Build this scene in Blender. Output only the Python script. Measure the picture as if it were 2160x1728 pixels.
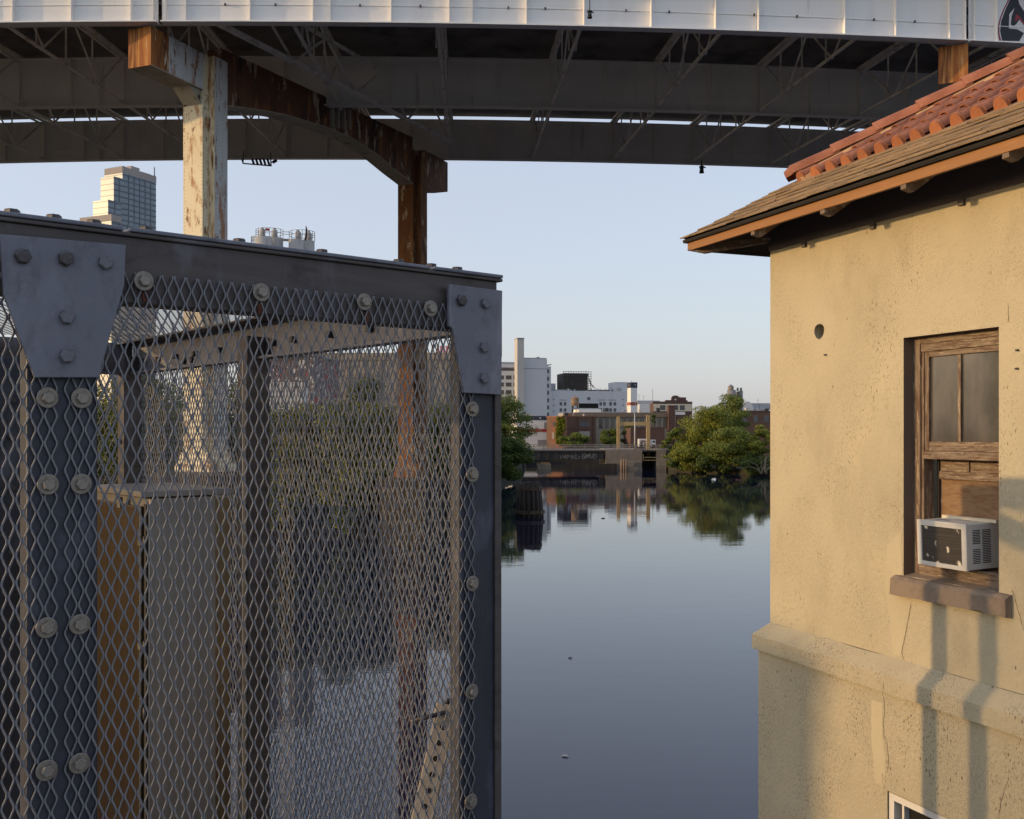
import bpy, math, random
import numpy as np
from mathutils import Vector, Matrix

random.seed(7)
RNG = np.random.default_rng(11)
scene = bpy.context.scene
for _o in list(bpy.data.objects):
    bpy.data.objects.remove(_o)

# ------------------------------------------------------------------ camera, sky, sun, exposure
CAM_Z = 7.0            # metres above the canal (z = 0 is the water)
F = 2160.0             # focal length in photograph pixels
CX, HY = 1080.0, 912.5
cam_d = bpy.data.cameras.new("camera")
cam = bpy.data.objects.new("camera", cam_d)
scene.collection.objects.link(cam)
cam.location = (0, 0, CAM_Z)
cam.rotation_euler = (math.radians(90), 0, 0)
cam_d.sensor_fit = 'HORIZONTAL'
cam_d.sensor_width = 36.0
cam_d.lens = 36.0
cam_d.shift_y = (HY - 864.0) / 2160.0
cam_d.clip_start = 0.05
cam_d.clip_end = 9000.0
scene.camera = cam

SUN_EL = math.radians(9.3)
SUN_AZ = math.atan2(-0.985, -0.165)      # direction towards the sun, measured from +Y
world = bpy.data.worlds.new("World")
scene.world = world
world.use_nodes = True
wn = world.node_tree
wn.nodes.clear()
w_out = wn.nodes.new("ShaderNodeOutputWorld")
w_bg = wn.nodes.new("ShaderNodeBackground")
w_sky = wn.nodes.new("ShaderNodeTexSky")
w_sky.sky_type = 'NISHITA'
w_sky.sun_disc = False
w_sky.sun_elevation = SUN_EL
w_sky.sun_rotation = SUN_AZ
w_sky.altitude = 0
w_sky.air_density = 1.0
w_sky.dust_density = 2.2
w_sky.ozone_density = 2.0
w_bg.inputs[1].default_value = 0.10
w_add = wn.nodes.new("ShaderNodeVectorMath")      # even summer haze over the whole sky
w_add.operation = 'ADD'
w_add.inputs[1].default_value = (3.32, 3.30, 3.78)
wn.links.new(w_sky.outputs[0], w_add.inputs[0])
wn.links.new(w_add.outputs[0], w_bg.inputs[0])
wn.links.new(w_bg.outputs[0], w_out.inputs[0])

sun_d = bpy.data.lights.new("sun", 'SUN')
sun_d.energy = 2.0
sun_d.angle = math.radians(0.53)
sun_d.color = (1.0, 0.64, 0.30)
sun = bpy.data.objects.new("sun", sun_d)
scene.collection.objects.link(sun)
SDIR = Vector((math.sin(SUN_AZ) * math.cos(SUN_EL), math.cos(SUN_AZ) * math.cos(SUN_EL), math.sin(SUN_EL)))
sun.rotation_euler = SDIR.to_track_quat('Z', 'Y').to_euler()
sun.location = (-60, -20, 60)

scene.view_settings.view_transform = 'Standard'
scene.view_settings.look = 'None'
scene.view_settings.gamma = 1.0
scene.view_settings.use_curve_mapping = False
scene.view_settings.exposure = 0.38

# ------------------------------------------------------------------ helpers
Z = Vector((0, 0, 1))
ORG = {}


def V(x, y, z=0.0):
    return Vector((x, y, z))


def at(px, py, d):
    """world point at photograph pixel (px, py) and distance d along the view axis"""
    return V((px - CX) / F * d, d, CAM_Z + (HY - py) / F * d)


def on_plane(px, py, p, n):
    r = V((px - CX) / F, 1.0, (HY - py) / F)
    c = V(0, 0, CAM_Z)
    t = (p - c).dot(n) / r.dot(n)
    return c + r * t


def tag(o, label=None, cat=None, group=None, kind=None):
    if label: o["label"] = label
    if cat: o["category"] = cat
    if group: o["group"] = group
    if kind: o["kind"] = kind
    return o


def thing(name, loc, label, cat, group=None):
    o = bpy.data.objects.new(name, None)
    o.empty_display_size = 0.2
    scene.collection.objects.link(o)
    o.location = loc
    ORG[o] = Vector(loc)
    return tag(o, label, cat, group)


class MB:
    """collects shapes in world coordinates and links them as one mesh object"""

    def __init__(self):
        self.v, self.f, self.sm = [], [], []

    def add(self, vs, fs, smooth=False):
        b = len(self.v)
        self.v += [tuple(p) for p in vs]
        self.f += [tuple(b + i for i in f) for f in fs]
        self.sm += [smooth] * len(fs)
        return self

    def cell(self, o, a, b, c):
        """parallelepiped from corner o with edge vectors a, b, c"""
        vs = [o, o + a, o + a + b, o + b, o + c, o + a + c, o + a + b + c, o + b + c]
        fs = [(0, 3, 2, 1), (4, 5, 6, 7), (0, 1, 5, 4), (1, 2, 6, 5), (2, 3, 7, 6), (3, 0, 4, 7)]
        if a.cross(b).dot(c) < 0:
            fs = [f[::-1] for f in fs]
        return self.add(vs, fs)

    def box(self, x0, x1, y0, y1, z0, z1):
        return self.cell(V(x0, y0, z0), V(x1 - x0, 0, 0), V(0, y1 - y0, 0), V(0, 0, z1 - z0))

    def frustum(self, o, a, b, c, k):
        """cell whose far face (o + c) is shrunk by k about its centre"""
        ce = o + (a + b) / 2 + c
        base = [o, o + a, o + a + b, o + b]
        top = [ce + (p + c - ce) * k for p in base]
        fs = [(0, 3, 2, 1), (4, 5, 6, 7), (0, 1, 5, 4), (1, 2, 6, 5), (2, 3, 7, 6), (3, 0, 4, 7)]
        if a.cross(b).dot(c) < 0:
            fs = [f[::-1] for f in fs]
        return self.add(base + top, fs)

    def prism(self, poly, ext):
        n = len(poly)
        vs = list(poly) + [p + ext for p in poly]
        nrm = Vector((0, 0, 0))
        for i in range(n):
            nrm += (poly[i] - poly[0]).cross(poly[(i + 1) % n] - poly[0])
        fs = [tuple(range(n))[::-1], tuple(range(n, 2 * n))]
        fs += [(i, (i + 1) % n, n + (i + 1) % n, n + i) for i in range(n)]
        if nrm.dot(ext) < 0:
            fs = [f[::-1] for f in fs]
        return self.add(vs, fs)

    def sheet(self, pts):
        return self.add(pts, [tuple(range(len(pts)))])

    def tube(self, pts, radii, n=8, caps=True, smooth=True):
        pts = [Vector(p) for p in pts]
        if not hasattr(radii, '__len__'):
            radii = [radii] * len(pts)
        vs, fs = [], []
        prev = None
        for i, p in enumerate(pts):
            d = (pts[min(i + 1, len(pts) - 1)] - pts[max(i - 1, 0)]).normalized()
            if prev is None:
                ref = Z if abs(d.z) < 0.9 else V(1, 0, 0)
                a = d.cross(ref).normalized()
            else:
                a = (prev - d * prev.dot(d)).normalized()
            prev = a
            b = d.cross(a)
            for k in range(n):
                t = 2 * math.pi * k / n
                vs.append(p + (a * math.cos(t) + b * math.sin(t)) * radii[i])
        for i in range(len(pts) - 1):
            for k in range(n):
                k2 = (k + 1) % n
                fs.append((i * n + k, i * n + k2, (i + 1) * n + k2, (i + 1) * n + k))
        self.add(vs, fs, smooth)
        if caps:
            m = len(pts)
            b0 = len(self.v) - len(vs)
            self.f.append(tuple(b0 + k for k in range(n))[::-1]); self.sm.append(False)
            self.f.append(tuple(b0 + (m - 1) * n + k for k in range(n))); self.sm.append(False)
        return self

    def bar(self, p, q, w, h, up=None):
        """rectangular bar from p to q, w wide, h high (along up)"""
        p, q = Vector(p), Vector(q)
        d = q - p
        up = up or (Z if abs(d.normalized().z) < 0.95 else V(0, 1, 0))
        s = d.cross(up).normalized() * w
        u = s.cross(d).normalized() * h
        return self.cell(p - s / 2 - u / 2, d, s, u)

    def arr(self, vs, fs):
        """numpy vertex / quad arrays"""
        b = len(self.v)
        self.v += [tuple(p) for p in vs.tolist()]
        self.f += [tuple(r) for r in (fs + b).tolist()]
        self.sm += [False] * len(fs)
        return self

    def build(self, name, m, parent=None, bevel=0.0, label=None):
        org = ORG.get(parent, Vector((0, 0, 0))) if parent is not None else Vector((0, 0, 0))
        me = bpy.data.meshes.new(name)
        me.from_pydata([(x - org.x, y - org.y, z - org.z) for x, y, z in self.v], [], self.f)
        if any(self.sm):
            me.polygons.foreach_set('use_smooth', self.sm)
        me.materials.append(m)
        me.validate()
        me.update()
        o = bpy.data.objects.new(name, me)
        scene.collection.objects.link(o)
        if parent is not None:
            o.parent = parent
        ORG[o] = org.copy()
        if bevel > 0:
            md = o.modifiers.new("bevel", 'BEVEL')
            md.width = bevel
            md.segments = 2
            md.limit_method = 'ANGLE'
        if label: o["label"] = label
        return o


def inst(name, me, parent, M):
    """object sharing mesh data, placed by the world matrix M under parent"""
    o = bpy.data.objects.new(name, me)
    scene.collection.objects.link(o)
    o.parent = parent
    org = ORG[parent]
    o.matrix_local = Matrix.Translation(-org) @ M
    ORG[o] = M.translation.copy()
    return o


def mesh_of(mb, name, mats):
    me = bpy.data.meshes.new(name)
    me.from_pydata(mb.v, [], mb.f)
    if any(mb.sm):
        me.polygons.foreach_set('use_smooth', mb.sm)
    me.materials.append(mats)
    me.update()
    return me


def frame(o, a, b, c):
    return Matrix(((a.x, b.x, c.x, o.x), (a.y, b.y, c.y, o.y), (a.z, b.z, c.z, o.z), (0, 0, 0, 1)))


# ------------------------------------------------------------------ materials
def mat(name, col, rough=0.6, metal=0.0, layers=(), bump=None, spec=0.4, per_piece=None):
    m = bpy.data.materials.new(name)
    m.use_nodes = True
    nt = m.node_tree
    N, L = nt.nodes, nt.links
    bs = N["Principled BSDF"]
    bs.inputs["Roughness"].default_value = rough
    bs.inputs["Metallic"].default_value = metal
    bs.inputs["Specular IOR Level"].default_value = spec
    tc = N.new("ShaderNodeTexCoord")
    cur = None
    for ly in layers:
        mp = N.new("ShaderNodeMapping")
        mp.inputs["Scale"].default_value = ly.get('scale', (1, 1, 1))
        mp.inputs["Location"].default_value = ly.get('loc', (0, 0, 0))
        L.new(tc.outputs["Object"], mp.inputs[0])
        if ly.get('kind') == 'vor':
            tx = N.new("ShaderNodeTexVoronoi")
            L.new(mp.outputs[0], tx.inputs["Vector"])
            tx.inputs["Scale"].default_value = 1.0
            tx.inputs["Randomness"].default_value = 1.0
            out = tx.outputs["Distance"]
        else:
            tx = N.new("ShaderNodeTexNoise")
            L.new(mp.outputs[0], tx.inputs["Vector"])
            tx.inputs["Scale"].default_value = 1.0
            tx.inputs["Detail"].default_value = ly.get('detail', 4.0)
            tx.inputs["Roughness"].default_value = ly.get('nrough', 0.6)
            tx.inputs["Distortion"].default_value = ly.get('dist', 0.0)
            out = tx.outputs["Fac"]
        mr = N.new("ShaderNodeMapRange")
        mr.inputs["From Min"].default_value = ly['lo']
        mr.inputs["From Max"].default_value = ly['hi']
        mr.inputs["To Max"].default_value = ly.get('fac', 1.0)
        L.new(out, mr.inputs[0])
        fac = mr.outputs[0]
        if 'mask' in ly:
            sc, lo, hi = ly['mask']
            mp2 = N.new("ShaderNodeMapping")
            mp2.inputs["Scale"].default_value = sc
            L.new(tc.outputs["Object"], mp2.inputs[0])
            t2 = N.new("ShaderNodeTexNoise")
            t2.inputs["Scale"].default_value = 1.0
            t2.inputs["Detail"].default_value = 3.0
            L.new(mp2.outputs[0], t2.inputs["Vector"])
            r2 = N.new("ShaderNodeMapRange")
            r2.inputs["From Min"].default_value = lo
            r2.inputs["From Max"].default_value = hi
            L.new(t2.outputs["Fac"], r2.inputs[0])
            mu = N.new("ShaderNodeMath"); mu.operation = 'MULTIPLY'
            L.new(fac, mu.inputs[0]); L.new(r2.outputs[0], mu.inputs[1])
            fac = mu.outputs[0]
        mx = N.new("ShaderNodeMix"); mx.data_type = 'RGBA'
        L.new(fac, mx.inputs["Factor"])
        if cur is None:
            mx.inputs["A"].default_value = (*col, 1)
        else:
            L.new(cur, mx.inputs["A"])
        mx.inputs["B"].default_value = (*ly['col'], 1)
        cur = mx.outputs["Result"]
    if per_piece:
        oi = N.new("ShaderNodeObjectInfo")
        mr = N.new("ShaderNodeMapRange")
        mr.inputs["To Min"].default_value = per_piece[0]
        mr.inputs["To Max"].default_value = per_piece[1]
        L.new(oi.outputs["Random"], mr.inputs[0])
        vm = N.new("ShaderNodeVectorMath"); vm.operation = 'SCALE'
        if cur is None:
            vm.inputs[0].default_value = col
        else:
            L.new(cur, vm.inputs[0])
        L.new(mr.outputs[0], vm.inputs["Scale"])
        cur = vm.outputs[0]
    if cur is None:
        bs.inputs["Base Color"].default_value = (*col, 1)
    else:
        L.new(cur, bs.inputs["Base Color"])
    if bump:
        last = None
        for sc, det, st, di in (bump if isinstance(bump, list) else [bump]):
            mp = N.new("ShaderNodeMapping")
            mp.inputs["Scale"].default_value = sc
            L.new(tc.outputs["Object"], mp.inputs[0])
            tx = N.new("ShaderNodeTexNoise")
            tx.inputs["Scale"].default_value = 1.0
            tx.inputs["Detail"].default_value = det
            L.new(mp.outputs[0], tx.inputs["Vector"])
            bp = N.new("ShaderNodeBump")
            bp.inputs["Strength"].default_value = st
            bp.inputs["Distance"].default_value = di
            L.new(tx.outputs["Fac"], bp.inputs["Height"])
            if last is not None:
                L.new(last, bp.inputs["Normal"])
            last = bp.outputs[0]
        L.new(last, bs.inputs["Normal"])
    return m


def leafmat(name, dark, mid, light, scale=0.5):
    m = bpy.data.materials.new(name)
    m.use_nodes = True
    nt = m.node_tree
    N, L = nt.nodes, nt.links
    bs = N["Principled BSDF"]
    bs.inputs["Roughness"].default_value = 0.55
    bs.inputs["Specular IOR Level"].default_value = 0.25
    tc = N.new("ShaderNodeTexCoord")
    tx = N.new("ShaderNodeTexNoise")
    tx.inputs["Scale"].default_value = scale
    tx.inputs["Detail"].default_value = 5.0
    tx.inputs["Roughness"].default_value = 0.7
    L.new(tc.outputs["Object"], tx.inputs["Vector"])
    cr = N.new("ShaderNodeValToRGB")
    cr.color_ramp.elements[0].position = 0.32
    cr.color_ramp.elements[0].color = (*dark, 1)
    cr.color_ramp.elements[1].position = 0.68
    cr.color_ramp.elements[1].color = (*light, 1)
    e = cr.color_ramp.elements.new(0.5)
    e.color = (*mid, 1)
    L.new(tx.outputs["Fac"], cr.inputs[0])
    L.new(cr.outputs[0], bs.inputs["Base Color"])
    tr = N.new("ShaderNodeBsdfTranslucent")
    L.new(cr.outputs[0], tr.inputs[0])
    ms = N.new("ShaderNodeMixShader")
    ms.inputs[0].default_value = 0.3
    L.new(bs.outputs[0], ms.inputs[1])
    L.new(tr.outputs[0], ms.inputs[2])
    L.new(ms.outputs[0], N["Material Output"].inputs[0])
    return m


def glass_mat(name, col=(0.02, 0.022, 0.025), rough=0.08, dirt=0.0):
    lay = []
    if dirt > 0:
        lay = [dict(col=(0.20, 0.18, 0.15), scale=(3, 3, 1.4), detail=5, lo=0.35, hi=0.75, fac=dirt)]
    return mat(name, col, rough=rough, layers=lay, spec=0.6)


RUST = (0.20, 0.075, 0.024)
RUSTD = (0.055, 0.024, 0.013)
RUSTO = (0.38, 0.155, 0.04)
M = {}
M['galv'] = mat('galvanised_steel', (0.150, 0.160, 0.195), 0.58, 0.3,
                [dict(col=(0.22, 0.235, 0.28), scale=(6, 6, 2.2), detail=6, lo=0.5, hi=0.72, fac=0.7),
                 dict(col=(0.085, 0.085, 0.098), scale=(11, 11, 7), detail=7, nrough=0.7, lo=0.52, hi=0.70, fac=0.75),
                 dict(col=(0.27, 0.28, 0.325), scale=(5, 5, 2), detail=8, nrough=0.75, lo=0.58, hi=0.68, fac=0.6),
                 dict(col=(0.33, 0.34, 0.38), scale=(30, 30, 300), detail=3, lo=0.70, hi=0.76, fac=0.5),
                 dict(col=(0.30, 0.31, 0.35), scale=(90, 90, 40), detail=3, lo=0.66, hi=0.78, fac=0.5)],
                bump=((160, 160, 160), 3, 0.12, 0.003))
M['galv_beam'] = mat('weathered_beam_steel', (0.076, 0.068, 0.068), 0.6, 0.25,
                     [dict(col=(0.105, 0.094, 0.088), scale=(3, 3, 30), detail=4, lo=0.45, hi=0.7, fac=0.8),
                      dict(col=(0.175, 0.18, 0.215), scale=(4.2, 4.2, 1.6), detail=5, lo=0.53, hi=0.72, fac=0.9),
                      dict(col=(0.045, 0.038, 0.036), scale=(7, 7, 12), detail=5, lo=0.55, hi=0.7, fac=0.8),
                      dict(col=(0.25, 0.24, 0.235), scale=(4, 4, 120), detail=3, lo=0.68, hi=0.78, fac=0.3)],
                     bump=((120, 120, 120), 3, 0.1, 0.003))
M['galv_dark'] = mat('dark_post_steel', (0.046, 0.051, 0.068), 0.5, 0.3,
                     [dict(col=(0.125, 0.135, 0.175), scale=(7, 7, 4), detail=5, lo=0.54, hi=0.76, fac=0.8),
                      dict(col=(0.024, 0.024, 0.027), scale=(5, 5, 2), detail=4, lo=0.5, hi=0.7, fac=0.6)],
                     bump=((120, 120, 120), 3, 0.1, 0.003))
M['mesh'] = mat('expanded_metal', (0.20, 0.207, 0.225), 0.6, 0.25,
                [dict(col=(0.21, 0.225, 0.255), scale=(9, 9, 9), detail=4, lo=0.45, hi=0.7, fac=0.8),
                 dict(col=(0.10, 0.10, 0.105), scale=(3, 3, 3), detail=4, lo=0.52, hi=0.7, fac=0.6)])
M['bolt'] = mat('zinc_bolt', (0.245, 0.225, 0.195), 0.45, 0.45,
                [dict(col=(0.15, 0.13, 0.11), scale=(60, 60, 60), detail=4, lo=0.45, hi=0.7, fac=0.8)])
M['bolt_dark'] = mat('dark_bolt', (0.065, 0.062, 0.062), 0.55, 0.4,
                     [dict(col=(0.12, 0.12, 0.135), scale=(50, 50, 50), detail=4, lo=0.45, hi=0.7)])
M['bolt_painted'] = mat('painted_bolt', (0.145, 0.15, 0.175), 0.55, 0.35,
                        [dict(col=(0.09, 0.085, 0.085), scale=(50, 50, 50), detail=4, lo=0.5, hi=0.7)])
M['rust_spot'] = mat('bolt_rust', (0.07, 0.022, 0.014), 0.85, 0.0,
                     [dict(col=(0.16, 0.06, 0.025), scale=(70, 70, 20), detail=4, lo=0.5, hi=0.7)])
M['stainless'] = mat('brushed_stainless', (0.25, 0.24, 0.23), 0.38, 0.85,
                     [dict(col=(0.19, 0.18, 0.172), scale=(60, 60, 2), detail=3, lo=0.4, hi=0.7, fac=0.7)],
                     bump=((260, 260, 3), 2, 0.05, 0.002))
M['stainless_warm_reflection'] = mat('brushed_steel_painted_reflection', (0.205, 0.155, 0.098), 0.30, 1.0,  # warm reflection painted into the steel of the cabinet door and side
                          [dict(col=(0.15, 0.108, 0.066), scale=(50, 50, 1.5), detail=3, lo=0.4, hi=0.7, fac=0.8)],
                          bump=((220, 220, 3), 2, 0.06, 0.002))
M['stainless_edge'] = mat('cabinet_edge', (0.45, 0.43, 0.40), 0.3, 0.9)
M['black'] = mat('black_gasket', (0.012, 0.012, 0.013), 0.7)
M['strut'] = mat('painted_square_tube', (0.36, 0.32, 0.26), 0.6, 0.0,
                 [dict(col=(0.25, 0.20, 0.14), scale=(20, 20, 8), detail=4, lo=0.5, hi=0.7, fac=0.8)])

M['vwhite'] = mat('viaduct_white_paint', (0.88, 0.87, 0.84), 0.55, 0.0,
                  [dict(col=(0.70, 0.69, 0.66), scale=(0.9, 0.9, 0.25), detail=5, lo=0.5, hi=0.75, fac=0.5),
                   dict(col=(0.50, 0.40, 0.28), scale=(2.5, 2.5, 0.22), detail=5, lo=0.66, hi=0.82, fac=0.6)])
M['vgrey'] = mat('viaduct_dark_paint', (0.86, 0.83, 0.74), 0.65, 0.0,
                 [dict(col=(0.76, 0.71, 0.62), scale=(0.6, 0.6, 0.3), detail=5, lo=0.45, hi=0.7, fac=0.8),
                  dict(col=(0.30, 0.23, 0.16), scale=(1.8, 1.8, 0.2), detail=5, lo=0.62, hi=0.8, fac=0.7)])
M['vbrace'] = mat('bracing_paint', (0.87, 0.83, 0.73), 0.65, 0.0,
                  [dict(col=(0.36, 0.28, 0.20), scale=(1.3, 1.3, 1.3), detail=4, lo=0.5, hi=0.7, fac=0.7)])
M['deck'] = mat('deck_underside', (0.24, 0.215, 0.185), 0.85, 0.0,
                [dict(col=(0.10, 0.09, 0.085), scale=(0.5, 0.5, 0.5), detail=5, lo=0.45, hi=0.7)])
M['colpaint_lit'] = mat('rusted_column_paint_lit_tone', (0.80, 0.73, 0.53), 0.6, 0.0,  # warm sunlit tone painted in along with the rust
                    [dict(col=(0.64, 0.50, 0.28), scale=(1.2, 1.2, 0.5), detail=5, lo=0.50, hi=0.72, fac=0.55),
                     dict(col=RUSTO, scale=(2.6, 2.6, 0.9), detail=8, nrough=0.72, lo=0.53, hi=0.62, fac=0.9),
                     dict(col=RUST, scale=(3.6, 3.6, 1.3), detail=8, nrough=0.72, lo=0.575, hi=0.63),
                     dict(col=RUSTD, scale=(7, 7, 5), detail=6, nrough=0.7, lo=0.66, hi=0.70)],
                    bump=((14, 14, 14), 4, 0.2, 0.02))
M['colpaint_shaded'] = mat('lightly_rusted_paint_shaded_tone', (0.60, 0.62, 0.62), 0.6, 0.0,  # bluish shaded copy of the column paint, shade painted in with light rust
                   [dict(col=RUSTO, scale=(2.2, 2.2, 0.6), detail=8, nrough=0.7, lo=0.53, hi=0.62, fac=0.85),
                     dict(col=RUST, scale=(3.8, 3.8, 1.0), detail=8, nrough=0.72, lo=0.575, hi=0.63)])
M['colstrip'] = mat('column_inner_strip_rusted', (0.74, 0.61, 0.38), 0.7, 0.0,
                    [dict(col=RUSTO, scale=(3, 3, 0.7), detail=6, lo=0.5, hi=0.62, fac=0.85),
                     dict(col=RUST, scale=(5, 5, 1.0), detail=7, lo=0.57, hi=0.66)])
M['rustbeam'] = mat('heavily_rusted_beam', (0.17, 0.080, 0.044), 0.85, 0.0,
                    [dict(col=(0.46, 0.20, 0.070), scale=(1.5, 1.5, 0.28), detail=6, lo=0.54, hi=0.66, fac=0.85),
                     dict(col=(0.060, 0.036, 0.026), scale=(1.1, 1.1, 0.4), detail=6, lo=0.52, hi=0.62, fac=0.9),
                     dict(col=(0.62, 0.52, 0.38), scale=(1.4, 1.4, 0.45), detail=8, nrough=0.72, lo=0.575, hi=0.605, fac=0.85)],
                    bump=((6, 6, 3), 5, 0.3, 0.04))
M['rustcap'] = mat('orange_rusted_end', (0.30, 0.105, 0.028), 0.8, 0.0,
                   [dict(col=(0.50, 0.24, 0.07), scale=(3.5, 3.5, 0.25), detail=5, lo=0.48, hi=0.62, fac=0.9),
                    dict(col=(0.11, 0.038, 0.020), scale=(4.2, 4.2, 0.3), detail=6, lo=0.52, hi=0.64, fac=0.9),
                    dict(col=(0.66, 0.56, 0.40), scale=(2.6, 2.6, 0.5), detail=8, nrough=0.72, lo=0.57, hi=0.62, fac=0.9)])
M['soffit'] = mat('beam_soffit_paint', (0.42, 0.39, 0.31), 0.7, 0.0,
                  [dict(col=(0.28, 0.22, 0.14), scale=(1.5, 1.5, 1.5), detail=5, lo=0.5, hi=0.7, fac=0.9),
                   dict(col=RUSTD, scale=(2.2, 2.2, 2.2), detail=6, lo=0.62, hi=0.68)])
M['rustcol'] = mat('rusted_far_column', (0.18, 0.075, 0.028), 0.85, 0.0,
                   [dict(col=(0.30, 0.14, 0.045), scale=(1.6, 1.6, 0.4), detail=6, lo=0.50, hi=0.66, fac=0.9),
                    dict(col=(0.045, 0.022, 0.014), scale=(1.5, 1.5, 0.4), detail=6, lo=0.54, hi=0.66, fac=0.9),
                    dict(col=(0.50, 0.43, 0.29), scale=(1.8, 1.8, 0.55), detail=8, nrough=0.72, lo=0.565, hi=0.605, fac=0.9)],
                   bump=((6, 6, 3), 5, 0.3, 0.04))
M['rivet'] = mat('rivet_steel', (0.25, 0.17, 0.10), 0.8)

M['stucco'] = mat('cream_stucco', (0.50, 0.442, 0.305), 0.9, 0.0,
                  [dict(col=(0.455, 0.40, 0.275), scale=(1.6, 1.6, 1.0), detail=7, lo=0.45, hi=0.68, fac=0.85),
                   dict(col=(0.55, 0.48, 0.315), scale=(1.5, 1.5, 1.1), detail=4, lo=0.60, hi=0.70, fac=0.6),
                   dict(col=(0.33, 0.28, 0.19), scale=(3.0, 3.0, 1.4), detail=8, lo=0.52, hi=0.74, fac=0.45),
                   dict(col=(0.24, 0.20, 0.145), scale=(150, 150, 90), detail=4, lo=0.52, hi=0.66, fac=0.55,
                        mask=((2.6, 2.6, 2.0), 0.42, 0.60)),
                   dict(col=(0.13, 0.10, 0.065), scale=(95, 95, 42), detail=3, lo=0.60, hi=0.66, fac=0.85,
                        mask=((3.1, 3.1, 2.2), 0.50, 0.64)),
                   dict(col=(0.10, 0.07, 0.045), kind='vor', scale=(17, 17, 8), lo=0.115, hi=0.055, fac=0.85,
                        mask=((2.1, 2.1, 2.6), 0.54, 0.62))],
                  bump=[((30, 30, 30), 5, 0.45, 0.014), ((150, 150, 150), 4, 0.5, 0.005)], spec=0.12)
M['stucco_low'] = mat('rough_cream_stucco', (0.485, 0.43, 0.30), 0.92, 0.0,
                      [dict(col=(0.40, 0.36, 0.255), scale=(1.3, 1.3, 1.0), detail=6, lo=0.45, hi=0.68, fac=0.85),
                       dict(col=(0.53, 0.465, 0.31), scale=(1.3, 1.3, 0.9), detail=4, lo=0.61, hi=0.70, fac=0.6),
                       dict(col=(0.25, 0.215, 0.155), scale=(130, 130, 80), detail=4, lo=0.50, hi=0.64, fac=0.6,
                            mask=((2.2, 2.2, 1.8), 0.38, 0.56)),
                       dict(col=(0.11, 0.085, 0.06), scale=(85, 85, 44), detail=3, lo=0.585, hi=0.65, fac=0.85,
                            mask=((2.4, 2.4, 1.8), 0.44, 0.60)),
                       dict(col=(0.08, 0.06, 0.04), kind='vor', scale=(19, 19, 9), lo=0.14, hi=0.07, fac=0.85,
                            mask=((2.2, 2.2, 2.4), 0.46, 0.58))],
                      bump=[((34, 34, 34), 5, 0.55, 0.014), ((140, 140, 140), 4, 0.55, 0.006)], spec=0.1)
M['stucco_patch'] = mat('smooth_stucco_patch', (0.52, 0.458, 0.312), 0.9, 0.0,
                        [dict(col=(0.475, 0.415, 0.28), scale=(3, 3, 2), detail=5, lo=0.45, hi=0.68, fac=0.8),
                         dict(col=(0.22, 0.18, 0.12), scale=(100, 100, 50), detail=3, lo=0.66, hi=0.71, fac=0.6)],
                        bump=((26, 26, 26), 4, 0.2, 0.008), spec=0.12)
M['crack'] = mat('dark_crack', (0.13, 0.10, 0.07), 0.95)
M['sillstone'] = mat('brownstone_sill', (0.25, 0.195, 0.145), 0.85, 0.0,
                     [dict(col=(0.15, 0.115, 0.09), scale=(9, 9, 9), detail=5, lo=0.45, hi=0.7, fac=0.8)],
                     bump=((50, 50, 50), 5, 0.4, 0.01))
M['tile'] = mat('terracotta_tile', (0.32, 0.132, 0.076), 0.75, 0.0,
                [dict(col=(0.22, 0.080, 0.048), scale=(6, 6, 6), detail=6, lo=0.45, hi=0.65, fac=0.8),
                 dict(col=(0.40, 0.20, 0.125), scale=(24, 24, 24), detail=5, lo=0.56, hi=0.70, fac=0.7),
                 dict(col=(0.075, 0.045, 0.036), scale=(11, 11, 11), detail=6, nrough=0.7, lo=0.63, hi=0.70, fac=0.7)],
                bump=((60, 60, 60), 3, 0.2, 0.004), spec=0.2, per_piece=(0.78, 1.18))
M['tilecap'] = mat('tile_end_cap', (0.41, 0.155, 0.066), 0.8, 0.0,
                   [dict(col=(0.32, 0.115, 0.055), scale=(16, 16, 16), detail=5, lo=0.45, hi=0.65)], per_piece=(0.85, 1.12))
M['mortar'] = mat('hip_mortar', (0.50, 0.31, 0.16), 0.9, 0.0,
                  [dict(col=(0.38, 0.22, 0.12), scale=(9, 9, 9), detail=5, lo=0.45, hi=0.7)],
                  bump=((40, 40, 40), 4, 0.5, 0.01))
M['shingle'] = mat('brown_shingle', (0.30, 0.205, 0.110), 0.9, 0.0,
                   [dict(col=(0.20, 0.135, 0.075), scale=(9, 9, 9), detail=5, lo=0.42, hi=0.68, fac=0.8),
                    dict(col=(0.44, 0.32, 0.19), scale=(120, 120, 120), detail=3, lo=0.55, hi=0.66, fac=0.8)],
                   bump=((220, 220, 220), 3, 0.6, 0.004), per_piece=(0.75, 1.15))
M['tar'] = mat('black_felt', (0.018, 0.016, 0.015), 0.85)
M['fascia'] = mat('orange_wood', (0.29, 0.135, 0.040), 0.6, 0.0,
                  [dict(col=(0.30, 0.120, 0.032), scale=(3, 3, 40), detail=5, lo=0.45, hi=0.7, fac=0.85),
                   dict(col=(0.42, 0.22, 0.07), scale=(2, 2, 20), detail=3, lo=0.58, hi=0.75, fac=0.5)])
M['rafter'] = mat('peeling_rafter_wood', (0.17, 0.12, 0.085), 0.8, 0.0,
                  [dict(col=(0.42, 0.36, 0.28), scale=(14, 14, 14), detail=5, lo=0.52, hi=0.62, fac=0.9)])
M['soffitwood'] = mat('dark_soffit_boards', (0.055, 0.040, 0.030), 0.8)
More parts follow.
